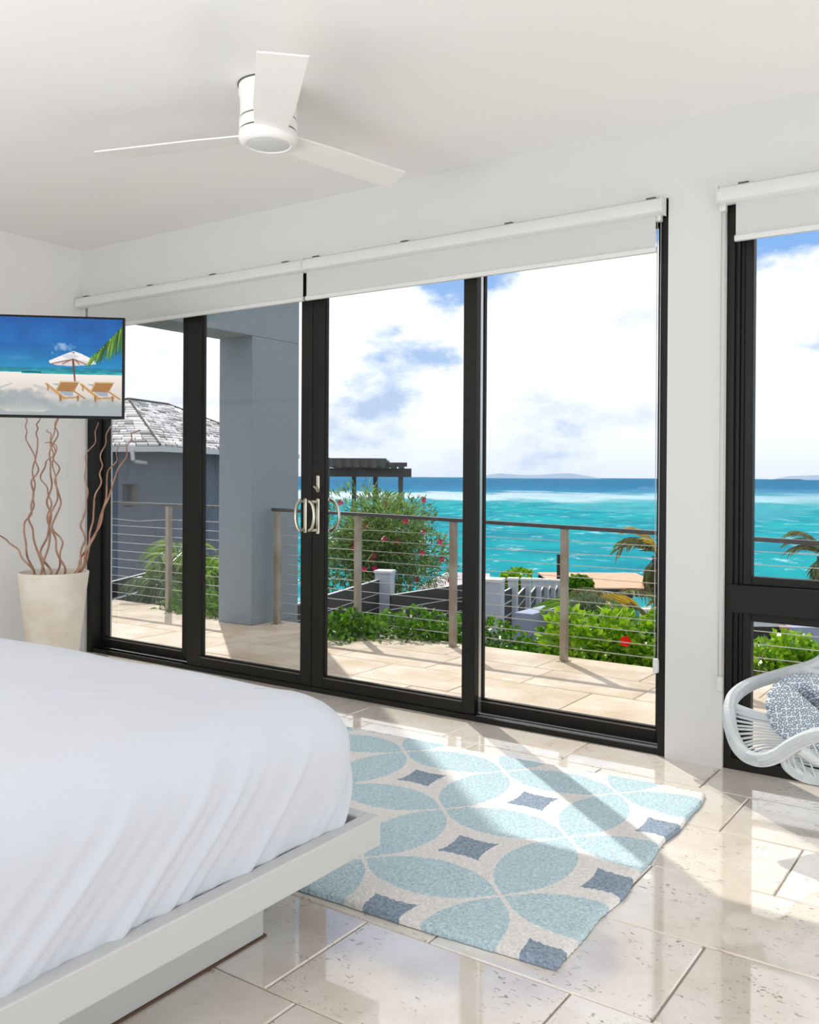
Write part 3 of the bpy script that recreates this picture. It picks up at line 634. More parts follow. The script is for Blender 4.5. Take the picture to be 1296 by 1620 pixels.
for pts in br:
    d0 = 5.7 + rg.uniform(-.08, .08); d1 = d0 + rg.uniform(-.16, .14); n = len(pts); P3d = []
    base = PC + (W(pts[0][0] / 2.945, 480 + pts[0][1] / 2.945, d0) - PC) * .8
    P3d.append(Vector((PC.x + max(-.14, min(.14, base.x - PC.x)), PC.y + max(-.14, min(.14, base.y - PC.y)), .545)))
    for i, (x, y) in enumerate(pts):
        P3d.append(W(x / 2.945, 480 + y / 2.945, d0 + (d1 - d0) * i / n + rg.uniform(-.03, .03)))
    cv = catmull(P3d, 9)
    for i, q in enumerate(cv): q += Vector((math.sin(i * .75 + d0 * 30) * .007, math.cos(i * .6) * .007, 0)) * min(1, i / 10)
    k = len(cv); MB().tube(cv, [.0078 * (1 - .62 * i / k) for i in range(k)], 6).build('willow_branch', M_twig, pot, smooth=True)

# ------------------------------------------------------------------ lounge chair with string seat, and its cushion
def chair():
    t = empty('string_chair', (-.35, 3.3, 0)); tag(t, 'low white lounge chair with wrapped rim and string seat, right of the pillar', 'chair')
    rimp = [(1296, 1048, 3.47), (1240, 1066, 3.45), (1190, 1082, 3.38), (1163, 1100, 3.32), (1154, 1122, 3.27), (1156, 1150, 3.22), (1166, 1178, 3.17), (1184, 1197, 3.12), (1206, 1202, 3.08), (1230, 1195, 3.04), (1258, 1177, 3.0), (1296, 1162, 2.96),
            (1370, 1150, 2.93), (1450, 1165, 2.95), (1505, 1190, 3.05), (1545, 1150, 3.18), (1550, 1080, 3.32), (1500, 1000, 3.42), (1420, 960, 3.47), (1350, 1000, 3.48)]
    rim = catmull([W(*p) for p in rimp], 10, True)
    MB().tube(rim, .0225, 12, closed=True).build('rim', M_rattan, t, smooth=True)
    wr = MB()
    n = len(rim)
    for i in range(0, n * 3):
        a = i / 3; i0 = int(a) % n; p = rim[i0].lerp(rim[(i0 + 1) % n], a - int(a)); tg = (rim[(i0 + 1) % n] - rim[i0]).normalized()
        s = tg.cross(Vector((0, 0, 1))).normalized(); u = s.cross(tg)
        wr.tube([p + (s * math.cos(q) + u * math.sin(q)) * .0225 for q in [2 * math.pi * j / 8 for j in range(8)]], .0024, 4, closed=True)
    o = wr.build('rim_wrapping', M_rattan, t, smooth=True); o['kind'] = 'stuff'
    # back brace that joins the rim
    MB().tube(catmull([W(1268, 1058, 3.46), W(1300, 1066, 3.44), W(1360, 1075, 3.42), W(1440, 1070, 3.4), W(1525, 1040, 3.38)], 6), .017, 10).build('back_brace', M_rattan, t, smooth=True)
    # lower ring with loops
    lowp = [(1238, 1196, 3.06), (1246, 1212, 3.08), (1266, 1227, 3.1), (1296, 1235, 3.12), (1350, 1240, 3.14), (1420, 1238, 3.16), (1480, 1222, 3.18), (1520, 1195, 3.15)]
    lw = catmull([W(*p) for p in lowp], 10); MB().tube(lw, .008, 8).build('lower_ring', M_rattan, t, smooth=True)
    lo = MB()
    for i in range(2, len(lw) - 1):
        for f_ in (0, .5):
            p = lw[i].lerp(lw[i + 1], f_); tg = (lw[i + 1] - lw[i]).normalized(); s = tg.cross(Vector((0, 0, 1))).normalized(); u = s.cross(tg)
            lo.tube([p + s * math.cos(q) * .012 + u * (.010 + math.sin(q) * .026) for q in [2 * math.pi * j / 10 for j in range(10)]], .0028, 5, closed=True)
    lo.build('string_loops', M_rattan, t, smooth=True)['kind'] = 'stuff'
    # strings: from the left of the rim across the seat
    K = 17
    for i in range(K):
        s = i / (K - 1); a = rim[int(38 + s * 44)]       # along the left bend
        b = W(1430 + 10 * s, 1160 + 80 * s, 3.05 - .06 * s + .12)
        mid = W(1226 + 22 * s, 1138 + 66 * s, 3.22 - .10 * s)
        MB().tube(catmull([a, mid, b], 6), .0042 if i else .009, 6, flat=1 if i else 2.2).build('string', M_rattan, t, smooth=True)
    for i in range(12):
        s = i / 11; a = rim[int(92 + s * 34) % n]; p = lw[int(8 + s * (len(lw) - 12))]; MB().tube([a, a.lerp(p, .5) + Vector((0, 0, -.004)), p], .0036, 6).build('string', M_rattan, t, smooth=True)
    MB().tube(catmull([W(1262, 1183, 3.01), W(1300, 1206, 3.06), W(1370, 1226, 3.12), W(1440, 1236, 3.16)], 6), .0185, 10).build('seat_bar', M_rattan, t, smooth=True)
    for (a, b) in (((1300, 1238, 3.12), (.0, .0)), ((1470, 1225, 3.18), (0, 0))):
        p = W(*a); MB().tube([p, Vector((p.x + .02, p.y - .02, .02)), Vector((p.x + .03, p.y - .03, .012))], .011, 8).build('leg', M_rattan, t, smooth=True) if a[0] > 1400 else None
    q = W(1400, 1240, 3.4); MB().tube([q + Vector((0, 0, .05)), Vector((q.x, q.y, .012))], .011, 8).build('leg', M_rattan, t, smooth=True)
    q = W(1380, 1235, 3.1); MB().tube([q + Vector((0, 0, .03)), Vector((q.x, q.y, .012))], .011, 8).build('leg', M_rattan, t, smooth=True)
    return t
chair()
def cushion():
    c = W(1287, 1128, 3.22); rx, rz, ry = .168, .142, .075
    nu, nv = 90, 60; vs = []; fs = []
    # frame: X along the view's right, Y away, Z up, tilted back
    rr = RGT; ff = FWD; up = Vector((0, 0, 1)); tilt = Matrix.Rotation(R(-24), 3, rr); A, B, C = rr, tilt @ ff, tilt @ up
    for i in range(nv + 1):
        ph = math.pi * i / nv - math.pi / 2
        for j in range(nu):
            th = 2 * math.pi * j / nu
            x = math.cos(ph) * math.cos(th); zz = math.cos(ph) * math.sin(th); y = math.sin(ph)
            rad = math.cos(ph); sx = x * rx * (1 + .03 * math.sin(3 * th + 1)); sz = zz * rz; sy = y * ry
            # deep fold running to the button, and puckers at the seam
            v = zz - .55 + 1.15 * (x + .33); dent = math.exp(-(v / .15) ** 2) * (1 / (1 + math.exp(-(x + .30) * 14)))
            if y < 0: sy += ry * 1.15 * dent
            sx *= 1 + .018 * math.sin(th * 22) * rad ** 8; sz *= 1 + .018 * math.sin(th * 22) * rad ** 8
            vs.append(c + A * sx + B * sy + C * sz)
    for i in range(nv):
        for j in range(nu): fs.append((i * nu + j, i * nu + (j + 1) % nu, (i + 1) * nu + (j + 1) % nu, (i + 1) * nu + j))
    m = bpy.data.materials.new('cushion_print'); m.use_nodes = True; nt = m.node_tree; p = nt.nodes['Principled BSDF']; g = N(nt, 'ShaderNodeNewGeometry')
    vo = N(nt, 'ShaderNodeTexVoronoi'); vo.inputs['Scale'].default_value = 74; vo.inputs['Randomness'].default_value = .35; vo.voronoi_dimensions = '2D'; cb = N(nt, 'ShaderNodeCombineXYZ')
    for k_, ax_ in enumerate((A, C)):
        dp = N(nt, 'ShaderNodeVectorMath', operation='DOT_PRODUCT'); nt.links.new(g.outputs['Position'], dp.inputs[0]); dp.inputs[1].default_value = tuple(ax_); nt.links.new(dp.outputs['Value'], cb.inputs[k_])
    nt.links.new(cb.outputs[0], vo.inputs['Vector'])
    r = ramp(nt, vo.outputs['Distance'], [(.0, L4((206, 214, 222))), (.20, L4((196, 206, 216))), (.26, L4((112, 130, 146))), (.42, L4((118, 136, 150))), (.50, L4((222, 228, 234)))])
    nt.links.new(r.outputs[0], p.inputs['Base Color']); p.inputs['Roughness'].default_value = .9
    me = bpy.data.meshes.new('cushion'); me.from_pydata([tuple(v) for v in vs], [], fs); me.materials.append(m); me.polygons.foreach_set('use_smooth', [True] * len(fs))
    o = link('cushion', me); tag(o, 'round blue-grey and white honeycomb print cushion on the white string chair', 'cushion')
cushion()

# ------------------------------------------------------------------ terrace
TZ = -.03; TY1 = 5.93; TX0, TX1 = -8.15, 3.4
ter = tag(MB().box((TX0, WT - .06, -.35), (TX1, TY1, TZ - .012)).build('terrace', M_grout), kind='structure')
MB().box((TX0, WT - .10, -.35), (TX1, WT - .055, -.028)).build('threshold', M_tile, ter)
rnd = random.Random(9); y = WT - .05; k = 0
while y < TY1 - .05:
    d = min(.46, TY1 - y); x = TX0 - (k % 2) * .36 - .11 * (k % 3)
    while x < TX1 - .03:
        a, b = max(x, TX0), min(x + .72, TX1)
        if b - a > .05: lay(ter, 'paving_tile', a, y, b - a, d, TZ + rnd.uniform(-.001, .001), M_pave, 'out')
        x += .72
    y += .46; k += 1
# wall with beam that closes the terrace on the left
cw = MB(); cw.box((-5.85, 5.552, TZ), (-5.455, 6.14, 2.416)).box((-5.85, WT, 2.416), (-5.455, 6.14, 6.6)).box((-5.85, 5.93, -2.8), (-5.455, 6.14, TZ))
struct(cw.build('wall_terrace', M_stucco, bevel=.006))
struct(MB().box((-5.75, 4.1305, TZ), (-5.475, 4.165, 2.8)).build('wall_reveal', M_wall))
# railing
rail = empty('cable_railing', (-3, 5.76, TZ)); tag(rail, 'terrace railing with dark top rail, steel posts and horizontal cables', 'railing')
RY = 5.76
def rz(x): return .955 + (-4.48 - x) * .006 if x < -4.48 else .948 - (x + 4.48) * .022
pts = [(-8.1), (-5.86)], [(-5.40), (TX1 - .05)]
for a, b in pts:
    n = 6; q = MB()
    for i in range(n):
        xa, xb = a + (b - a) * i / n, a + (b - a) * (i + 1) / n
        za, zb = min(rz(xa), .97), max(rz(xb), .86)
        q.add([(xa, RY - .028, za - .026), (xb, RY - .028, zb - .026), (xb, RY + .028, zb - .026), (xa, RY + .028, za - .026), (xa, RY - .028, za), (xb, RY - .028, zb), (xb, RY + .028, zb), (xa, RY + .028, za)],
              [(0, 3, 2, 1), (4, 5, 6, 7), (0, 1, 5, 4), (2, 3, 7, 6)] + ([(3, 0, 4, 7)] if i == 0 else []) + ([(1, 2, 6, 5)] if i == n - 1 else []))
    q.build('top_rail', M_rail, rail)
for x in (-7.78, -6.735, -5.352, -4.482, -3.582, -2.68, -1.78, -.88, .02, .92, 1.82, 2.72):
    z1 = max(min(rz(x), .97), .86) - .027
    b = MB().box((x - .023, RY - .023, TZ), (x + .023, RY + .023, z1)).box((x - .04, RY - .04, TZ), (x + .04, RY + .04, TZ + .006)).build('post', M_steel, rail, bevel=.002)
NC = 10
for k in range(NC):
    z0 = .065 + k * .0825
    MB().tube([(-8.08, RY, z0 + .015), (-7.2, RY, z0 + .012 - (.03 if k == 9 else 0)), (-6.735, RY, z0 + .012), (-5.87, RY, z0 + .01)], .0028, 6).build('cable', M_cable, rail)
    MB().tube([(-5.38, RY, z0 + .008), (-2.68, RY, z0 - .002 * k * .5), (TX1 - .08, RY, z0 - .004 * k)], .0028, 6).build('cable', M_cable, rail)

# ------------------------------------------------------------------ garden ground, sea, islands
AX = Matrix((RGT, FWD, Vector((0, 0, 1)))).transposed().to_4x4()      # local x right, y ahead
def A3(x, y, z): return AX @ Vector((x, y, z))
GZ = -2.7
g = MB(); nx, ny = 40, 16
gv = []
for j in range(ny + 1):
    for i in range(nx + 1):
        x = -45 + 85 * i / nx; yy = 2 + 24 * j / ny
        if x < -6: yy = 2 + 44 * j / ny
        zz = GZ + .08 * math.sin(x * 1.3) * math.cos(yy * .9) - (2.2 if j == ny else 0)
        gv.append(A3(x, yy, zz))
g.add(gv, [(j * (nx + 1) + i, j * (nx + 1) + i + 1, (j + 1) * (nx + 1) + i + 1, (j + 1) * (nx + 1) + i) for j in range(ny) for i in range(nx)])
struct(g.build('garden_ground', M_soil))
SZ = -4.6
def sea_material():
    m = bpy.data.materials.new('sea_water'); m.use_nodes = True; nt = m.node_tree; nt.nodes.clear()
    tc = N(nt, 'ShaderNodeTexCoord'); s = N(nt, 'ShaderNodeSeparateXYZ'); nt.links.new(tc.outputs['Object'], s.inputs[0])
    inv = math_n(nt, 'DIVIDE', 8397 / 220, s.outputs[1])                   # 0 far .. 1 near
    # wobble the depth bands with low noise
    nb = N(nt, 'ShaderNodeTexNoise'); nb.inputs['Scale'].default_value = .012; nb.inputs['Detail'].default_value = 5; nt.links.new(tc.outputs['Object'], nb.inputs[0])
    wob = math_n(nt, 'MULTIPLY_ADD', math_n(nt, 'SUBTRACT', nb.outputs[0], .5), .05, 1.0)
    t = math_n(nt, 'MULTIPLY', inv, wob)
    r = ramp(nt, t, [(0, L4((52, 122, 168))), (.03, L4((8, 98, 156))), (.085, L4((14, 120, 176))), (.112, L4((60, 160, 190))), (.165, L4((70, 190, 196))), (.20, L4((0, 176, 184))), (.42, L4((0, 172, 182))), (.7, L4((6, 168, 178))), (1, L4((40, 186, 190)))])
    # patches of deeper water and chop, stretched across the line of sight and shrinking with distance
    mp = N(nt, 'ShaderNodeCombineXYZ'); nt.links.new(math_n(nt, 'MULTIPLY', s.outputs[0], .09), mp.inputs[0]); nt.links.new(math_n(nt, 'MULTIPLY', s.outputs[1], .06), mp.inputs[1])
    nc = N(nt, 'ShaderNodeTexNoise'); nc.inputs['Scale'].default_value = 1.0; nc.inputs['Detail'].default_value = 8; nc.inputs['Roughness'].default_value = .72; nt.links.new(mp.outputs[0], nc.inputs[0])
    ch = ramp(nt, nc.outputs[0], [(.42, (0, 0, 0)), (.60, (1, 1, 1))])
    c = mixc(nt, math_n(nt, 'MULTIPLY', ch.outputs[0], .8), r.outputs[0], L4((0, 124, 156)))
    n5 = N(nt, 'ShaderNodeTexNoise'); n5.inputs['Scale'].default_value = 3.2; n5.inputs['Detail'].default_value = 7; n5.inputs['Roughness'].default_value = .78; nt.links.new(mp.outputs[0], n5.inputs[0])
    wc = ramp(nt, n5.outputs[0], [(.565, (0, 0, 0)), (.64, (1, 1, 1))]); c = mixc(nt, math_n(nt, 'MULTIPLY', wc.outputs[0], .75), c, L4((214, 240, 244)))
    # surf on the reef
    mp6 = N(nt, 'ShaderNodeMapping'); mp6.inputs['Scale'].default_value = (.03, .008, 1); nt.links.new(tc.outputs['Object'], mp6.inputs[0])
    n6 = N(nt, 'ShaderNodeTexNoise'); n6.inputs['Scale'].default_value = 1; n6.inputs['Detail'].default_value = 7; n6.inputs['Roughness'].default_value = .65; nt.links.new(mp6.outputs[0], n6.inputs[0])
    tt = math_n(nt, 'ADD', inv, math_n(nt, 'MULTIPLY', math_n(nt, 'SUBTRACT', n6.outputs[0], .5), .14))
    surf = ramp(nt, tt, [(.105, (0, 0, 0)), (.118, (1, 1, 1)), (.15, (1, 1, 1)), (.168, (0, 0, 0))])
    sb = ramp(nt, n6.outputs[0], [(.2, (1, 1, 1)), (.75, (.55, .55, .55))])
    fs_ = math_n(nt, 'MULTIPLY', surf.outputs[0], sb.outputs[0])
    side = math_n(nt, 'MULTIPLY_ADD', s.outputs[0], -.0035, .62, clamp=True)      # surf thins out towards the right
    c = mixc(nt, math_n(nt, 'MULTIPLY', fs_, math_n(nt, 'ADD', side, .25, clamp=True)), c, L4((242, 246, 252)))
    c = mixc(nt, 1.0, c, (.62, .66, .66, 1), 'MULTIPLY'); d = N(nt, 'ShaderNodeBsdfDiffuse'); nt.links.new(c, d.inputs[0])
    gl = N(nt, 'ShaderNodeBsdfGlossy'); gl.inputs['Roughness'].default_value = .18
    # waves: real slopes, as bump that keeps its size on the water
    w1 = N(nt, 'ShaderNodeTexNoise'); w1.inputs['Scale'].default_value = 12; w1.inputs['Detail'].default_value = 6; w1.inputs['Roughness'].default_value = .65; nt.links.new(mp.outputs[0], w1.inputs[0])
    b = N(nt, 'ShaderNodeBump'); b.inputs['Strength'].default_value = 1; b.inputs['Distance'].default_value = 1.2; nt.links.new(w1.outputs[0], b.inputs['Height'])
    nt.links.new(b.outputs[0], gl.inputs['Normal'])
    mx = N(nt, 'ShaderNodeMixShader'); mx.inputs[0].default_value = .035; nt.links.new(d.outputs[0], mx.inputs[1]); nt.links.new(gl.outputs[0], mx.inputs[2])
    o = N(nt, 'ShaderNodeOutputMaterial'); nt.links.new(mx.outputs[0], o.inputs[0]); return m
me = bpy.data.meshes.new('sea'); me.from_pydata([(-16000, 20, 0), (16000, 20, 0), (16000, 24000, 0), (-16000, 24000, 0)], [], [(0, 1, 2, 3)]); me.materials.append(sea_material())
sea = link('sea', me); sea.location = (0, 0, SZ); sea.rotation_euler = (0, 0, YAW); struct(sea)
def island(p0, p1, ht, seed, label):
    rg = random.Random(seed); n = 40; D = 6500; b = MB(); k = D / FPX; vs = []
    for i in range(n + 1):
        t = i / n; x = (p0 + (p1 - p0) * t - CX) * k; h = ht * k * (math.sin(math.pi * min(t * 1.5, 1) if t < .667 else math.pi * .5) ** .6 if 0 < t < 1 else 0)
        env = min(t / .18, 1, (1 - t) / .25); h = ht * k * max(env, 0) ** .7 * (.78 + .22 * math.sin(t * 9 + seed)) + rg.uniform(0, 1.2)
        for yy, f_ in ((D, 0), (D + 150, 1), (D + 500, .9), (D + 800, 0)): vs.append(A3(x, yy, SZ - 1 + (h + CAM_H + 3) * f_))
    b.add(vs, [(4 * i + j, 4 * i + j + 1, 4 * i + j + 5, 4 * i + j + 4) for i in range(n) for j in range(3)])
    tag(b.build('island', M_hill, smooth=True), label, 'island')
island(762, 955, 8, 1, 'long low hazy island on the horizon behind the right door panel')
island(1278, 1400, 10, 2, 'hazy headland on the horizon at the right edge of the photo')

# ------------------------------------------------------------------ plants
def leaf_mat(name, a, b, rnd_=.35, rough=.45, spec=.5):
    m = bpy.data.materials.new(name); m.use_nodes = True; nt = m.node_tree; p = nt.nodes['Principled BSDF']; g = N(nt, 'ShaderNodeNewGeometry')
    r = ramp(nt, g.outputs['Random Per Island'], [(0, L4(a)), (1, L4(b))]); nt.links.new(r.outputs[0], p.inputs['Base Color'])
    p.inputs['Roughness'].default_value = rough; p.inputs['Specular IOR Level'].default_value = spec
    tr = N(nt, 'ShaderNodeBsdfTranslucent'); nt.links.new(r.outputs[0], tr.inputs[0]); mx = N(nt, 'ShaderNodeMixShader'); mx.inputs[0].default_value = .3
    nt.links.new(p.outputs[0], mx.inputs[1]); nt.links.new(tr.outputs[0], mx.inputs[2]); nt.links.new(mx.outputs[0], nt.nodes['Material Output'].inputs[0]); return m
ML_hedge = leaf_mat('hedge_leaf', (34, 84, 8), (112, 168, 28), rough=.25, spec=.7)
ML_light = leaf_mat('light_hibiscus_leaf', (70, 130, 8), (176, 214, 44), rough=.3, spec=.6)
ML_ole = leaf_mat('oleander_leaf', (50, 92, 36), (156, 184, 100), rough=.3)
ML_grey = leaf_mat('feathery_grey_leaf', (84, 104, 74), (134, 150, 116), rough=.7)
ML_palm = leaf_mat('palm_leaf', (54, 110, 18), (136, 176, 40), rough=.35)
ML_gold = leaf_mat('golden_frond', (168, 120, 20), (212, 190, 60), rough=.4)
ML_dry = leaf_mat('dry_frond', (120, 100, 70), (110, 130, 60), rough=.6)
ML_red = mat('red_petal', (222, 26, 18), .5, spec=.2); ML_pink = mat('pink_petal', (206, 44, 96), .5, spec=.2); ML_whiteP = mat('white_petal', (240, 240, 240), .5)
def leaf_mesh(name, pts, dirs, L, Wd, m, seed, parent=None, fold=.25):
    rg = np.random.RandomState(seed); n = len(pts); pts = np.asarray(pts, float); d = np.asarray(dirs, float); d /= np.linalg.norm(d, axis=1)[:, None] + 1e-9
    r = rg.normal(size=(n, 3)); s = np.cross(d, r); s /= np.linalg.norm(s, axis=1)[:, None] + 1e-9; nn = np.cross(s, d)
    l = (L * rg.uniform(.65, 1.2, n))[:, None]; w = (Wd * rg.uniform(.7, 1.15, n))[:, None]
    a = pts; b = pts + d * l * .5 + s * w - nn * w * fold; c = pts + d * l + nn * l * .0 - np.array([0, 0, 1]) * l * .12; e = pts + d * l * .5 - s * w - nn * w * fold
    vs = np.stack([a, b, c, e], 1).reshape(-1, 3); i = np.arange(n) * 4
    me = bpy.data.meshes.new(name); me.vertices.add(4 * n); me.vertices.foreach_set('co', vs.ravel())
    me.loops.add(6 * n); li = np.stack([i, i + 1, i + 2, i, i + 2, i + 3], 1).ravel(); me.loops.foreach_set('vertex_index', li)
    me.polygons.add(2 * n); me.polygons.foreach_set('loop_start', np.arange(2 * n) * 3); me.polygons.foreach_set('loop_total', np.full(2 * n, 3)); me.update(); me.validate()
    me.materials.append(m); o = link(name, me, parent); o['kind'] = 'stuff'; return o
def shrub(name, label, cat, c, rad, n, L, Wd, m, seed, group=None, flowers=None, nstem=7, lumps=9, base=None):
    """c: centre, rad: (right, ahead, up) radii; crown made of several lumps with leaves turned outwards"""
    rg = np.random.RandomState(seed); c = Vector(c); bz = base if base is not None else GZ
    root = empty(name, (c.x, c.y, bz)); tag(root, label, cat, group)
    ax = np.array([RGT, FWD, (0, 0, 1)]); rad = np.array(rad)
    lc = rg.normal(size=(lumps, 3)); lc /= np.linalg.norm(lc, axis=1)[:, None]; lc *= rg.uniform(.25, .68, (lumps, 1)); lr = rg.uniform(.34, .55, lumps)
    k = rg.randint(0, lumps, n); u = rg.normal(size=(n, 3)); u /= np.linalg.norm(u, axis=1)[:, None]
    rr = rg.uniform(.55, 1.0, n) ** .6
    q = lc[k] + u * (lr[k] * rr)[:, None]; q[:, 2] = np.maximum(q[:, 2], -.98)
    pts = np.array(c) + (q * rad) @ ax; dirs = (u + rg.normal(size=(n, 3)) * .55 + np.array([0, 0, .35])) @ ax
    leaf_mesh('foliage', pts, dirs, L, Wd, m, seed + 1, root)
    st = MB()
    for i in range(nstem):
        e = c + Vector(tuple((lc[i % lumps] * rad) @ ax)) ; s0 = Vector((c.x + rg.uniform(-.15, .15), c.y + rg.uniform(-.15, .15), bz))
        st.tube([s0, s0.lerp(e, .5) + Vector((rg.uniform(-.06, .06), rg.uniform(-.06, .06), 0)), e], [.03, .02, .006], 6)
    st.build('branches', M_twig, root)
    if flowers:
        fm, nf, fr_, fname = flowers; f = MB()
        for i in range(nf):
            uu = rg.normal(size=3); uu[1] = -abs(uu[1]); uu /= np.linalg.norm(uu); kk = rg.randint(lumps); p = Vector(tuple(np.array(c) + ((lc[kk] + uu * lr[kk] * 1.02) * rad) @ ax))
            fl_ = MB()
            for s in range(5):
                a = 2 * math.pi * s / 5 + rg.uniform(0, 1); dv = Vector(tuple((np.array([math.cos(a), -.35, math.sin(a)])) @ ax)) * fr_; dw = Vector(tuple((np.array([math.cos(a + .62), -.3, math.sin(a + .62)])) @ ax)) * fr_ * .8; dx = Vector(tuple((np.array([math.cos(a - .62), -.3, math.sin(a - .62)])) @ ax)) * fr_ * .8
                fl_.add([p, p + dw, p + dv, p + dx], [(0, 1, 2), (0, 2, 3)])
            me = bpy.data.meshes.new(fname); me.from_pydata(fl_.v, [], fl_.f); me.materials.append(fm); link(fname, me, root)
    return root
def frond_plant(name, label, cat, c, base, nf, L, m, seed, up=(.3, 1.2), leafL=.35, leafW=.02, nl=22, dirs=None, trunk=0, group=None, yellow=None):
    rg = random.Random(seed); c = Vector(c); root = empty(name, (c.x, c.y, base)); tag(root, label, cat, group)
    if trunk: MB().tube([Vector((c.x + .12, c.y, base)), Vector((c.x + .05, c.y, (base + c.z) / 2)), c], [trunk * 1.3, trunk, trunk * .9], 10).build('trunk', mat('palm_trunk', (110, 96, 84), .9, var=(80, 70, 62), vscale=20), root, smooth=True)
    for i in range(nf):
        if dirs: a, e, LL = dirs[i % len(dirs)]; a = R(a); e = R(e)
        else: a = rg.uniform(0, 2 * math.pi); e = rg.uniform(*up); LL = L * rg.uniform(.8, 1.1)
        h = RGT * math.cos(a) + FWD * math.sin(a); P_ = []; ang = e; p = c.copy()
        for s in range(11): P_.append(p.copy()); p = p + (h * math.cos(ang) + Vector((0, 0, math.sin(ang)))) * (LL / 10); ang -= .17
        fr = MB().tube(P_, [.014 * (1 - s / 12) for s in range(11)], 5).build('frond', yellow if (yellow and i % 3 == 0) else m, root)
        pts, ds = [], []
        for s in range(nl * 2):
            t = .12 + .88 * (s // 2) / nl; q = min(int(t * 10), 9); pp = P_[q].lerp(P_[q + 1], t * 10 - q); tg = (P_[q + 1] - P_[q]).normalized(); sd_ = tg.cross(Vector((0, 0, 1))).normalized() * (1 if s % 2 else -1)
            pts.append(tuple(pp)); ds.append(tuple(tg * .75 + sd_ * .8 + Vector((0, 0, -.35)) + Vector((rg.uniform(-.1, .1),) * 3)))
        lm = leaf_mesh('leaflets', pts, ds, leafL, leafW, yellow if (yellow and i % 3 == 0) else m, seed * 31 + i, fr)
    return root
# hedges right outside the railing
hx = [(535, 998, 7.2, 'leafy green hedge bush beside the column end of the railing'), (600, 992, 7.3, 'green hedge bush behind the second clear railing post'), (672, 990, 7.3, 'green hedge bush under the oleander, between two railing posts'), (735, 1000, 7.2, 'green hedge bush behind the middle door stile'),
      (800, 1012, 7.0, 'white-flecked green hedge bush in front of the slatted fence posts'), (862, 1035, 7.1, 'dark green hedge bush left of the post with the long shadow')]
for i, (px, py, d, lb) in enumerate(hx):
    p = W(px, py, d)
    shrub('hedge_bush', lb, 'hedge', (p.x, p.y, p.z - .12), (.34, .42, .36), 2600, .052, .017, ML_hedge, 40 + i, 'hedge bushes along the terrace', flowers=(ML_whiteP, 22 if i == 4 else 7, .012, 'white_flower'), base=GZ)
hl = [(930, 1015, 6.9, .42), (1000, 1000, 6.9, .45), (1070, 1005, 6.8, .45)]
for i, (px, py, d, r_) in enumerate(hl):
    p = W(px, py, d)
    shrub('hibiscus_bush', ['bright green hibiscus bush just right of the railing post', 'bright green hibiscus bush left of the white pillar', 'bright green hibiscus bush hidden partly behind the white pillar'][i], 'bush', (p.x, p.y, p.z - .16), (r_, .45, .42), 2600, .082, .026, ML_light, 60 + i, 'hibiscus bushes along the terrace', base=GZ)
fp = W(989, 1014, 6.35); fr = MB(); hib = empty('hibiscus_flower', fp); tag(hib, 'single red hibiscus flower in the bright green bush', 'flower')
for s in range(5):
    a = 2 * math.pi * s / 5; dv = (RGT * math.cos(a) + Vector((0, 0, 1)) * math.sin(a)) ; dw = (RGT * math.cos(a + .6) + Vector((0, 0, 1)) * math.sin(a + .6)); dx = (RGT * math.cos(a - .6) + Vector((0, 0, 1)) * math.sin(a - .6))
    MB().add([fp, fp + dw * .034 - FWD * .016, fp + dv * .044 - FWD * .01, fp + dx * .034 - FWD * .016], [(0, 1, 2), (0, 2, 3)]).build('petal', ML_red, hib)
p = W(612, 862, 12.5)
shrub('oleander', 'large rounded oleander bush with pink flowers below the pergola', 'bush', p, (1.12, .85, .80), 13000, .12, .011, ML_ole, 77, flowers=(ML_pink, 34, .042, 'pink_flower'), nstem=14, lumps=22)
p = W(940, 972, 10); shrub('feathery_shrub', 'feathery grey-green shrub behind the hibiscus', 'shrub', p, (.34, .3, .26), 5000, .075, .005, ML_grey, 81)
p = W(800, 912, 17); shrub('garden_bush', 'yellow-green bush behind the pale fence posts', 'bush', (p.x, p.y, p.z - .25), (.55, .5, .38), 3500, .10, .03, ML_light, 83)
p = W(925, 920, 15); shrub('sea_grape', 'dark rounded bush in front of the sea deck', 'bush', (p.x, p.y, p.z - .1), (.26, .3, .22), 1600, .10, .04, ML_hedge, 84)
p = W(1262, 1030, 8.2); shrub('garden_shrub', 'light green leafy shrub seen through the low right window pane', 'shrub', (p.x, p.y, p.z - .08), (.42, .4, .25), 1800, .085, .028, ML_light, 85)
p = W(1205, 1030, 8.0); shrub('garden_seedling', 'sparse yellow-green shrub against the dark fence, low in the right window', 'shrub', (p.x, p.y, p.z - .06), (.16, .2, .24), 420, .07, .022, ML_light, 86)
p = W(1240, 1075, 7.2); shrub('edge_shrub', 'green shrub at the terrace edge below the right window rail', 'shrub', (p.x, p.y, p.z - .12), (.5, .4, .22), 1500, .08, .026, ML_hedge, 87)
frond_plant('dwarf_palm', 'golden green fan of palm fronds behind the hibiscus bushes', 'palm', W(915, 985, 11), GZ, 12, .75, ML_palm, 21, (.5, 1.35), .30, .016, yellow=ML_gold)
frond_plant('feather_palm', 'palm fronds lying in front of the sea deck', 'palm', W(965, 955, 12.5), GZ, 9, .75, ML_dry, 22, (.3, 1.1), .26, .014)
frond_plant('coconut_palm', 'wind-blown coconut palm at the right edge of the door glass', 'palm', W(1040, 880, 15), GZ, 9, 1.0, ML_dry, 23, leafL=.34, leafW=.02, trunk=.09,
            dirs=[(150, 85, .8), (170, 70, .7), (190, 55, .8), (20, 60, .8), (180, -40, .7), (200, -60, .7), (10, -50, .8), (40, 75, .8), (160, -70, .8)], yellow=ML_gold)
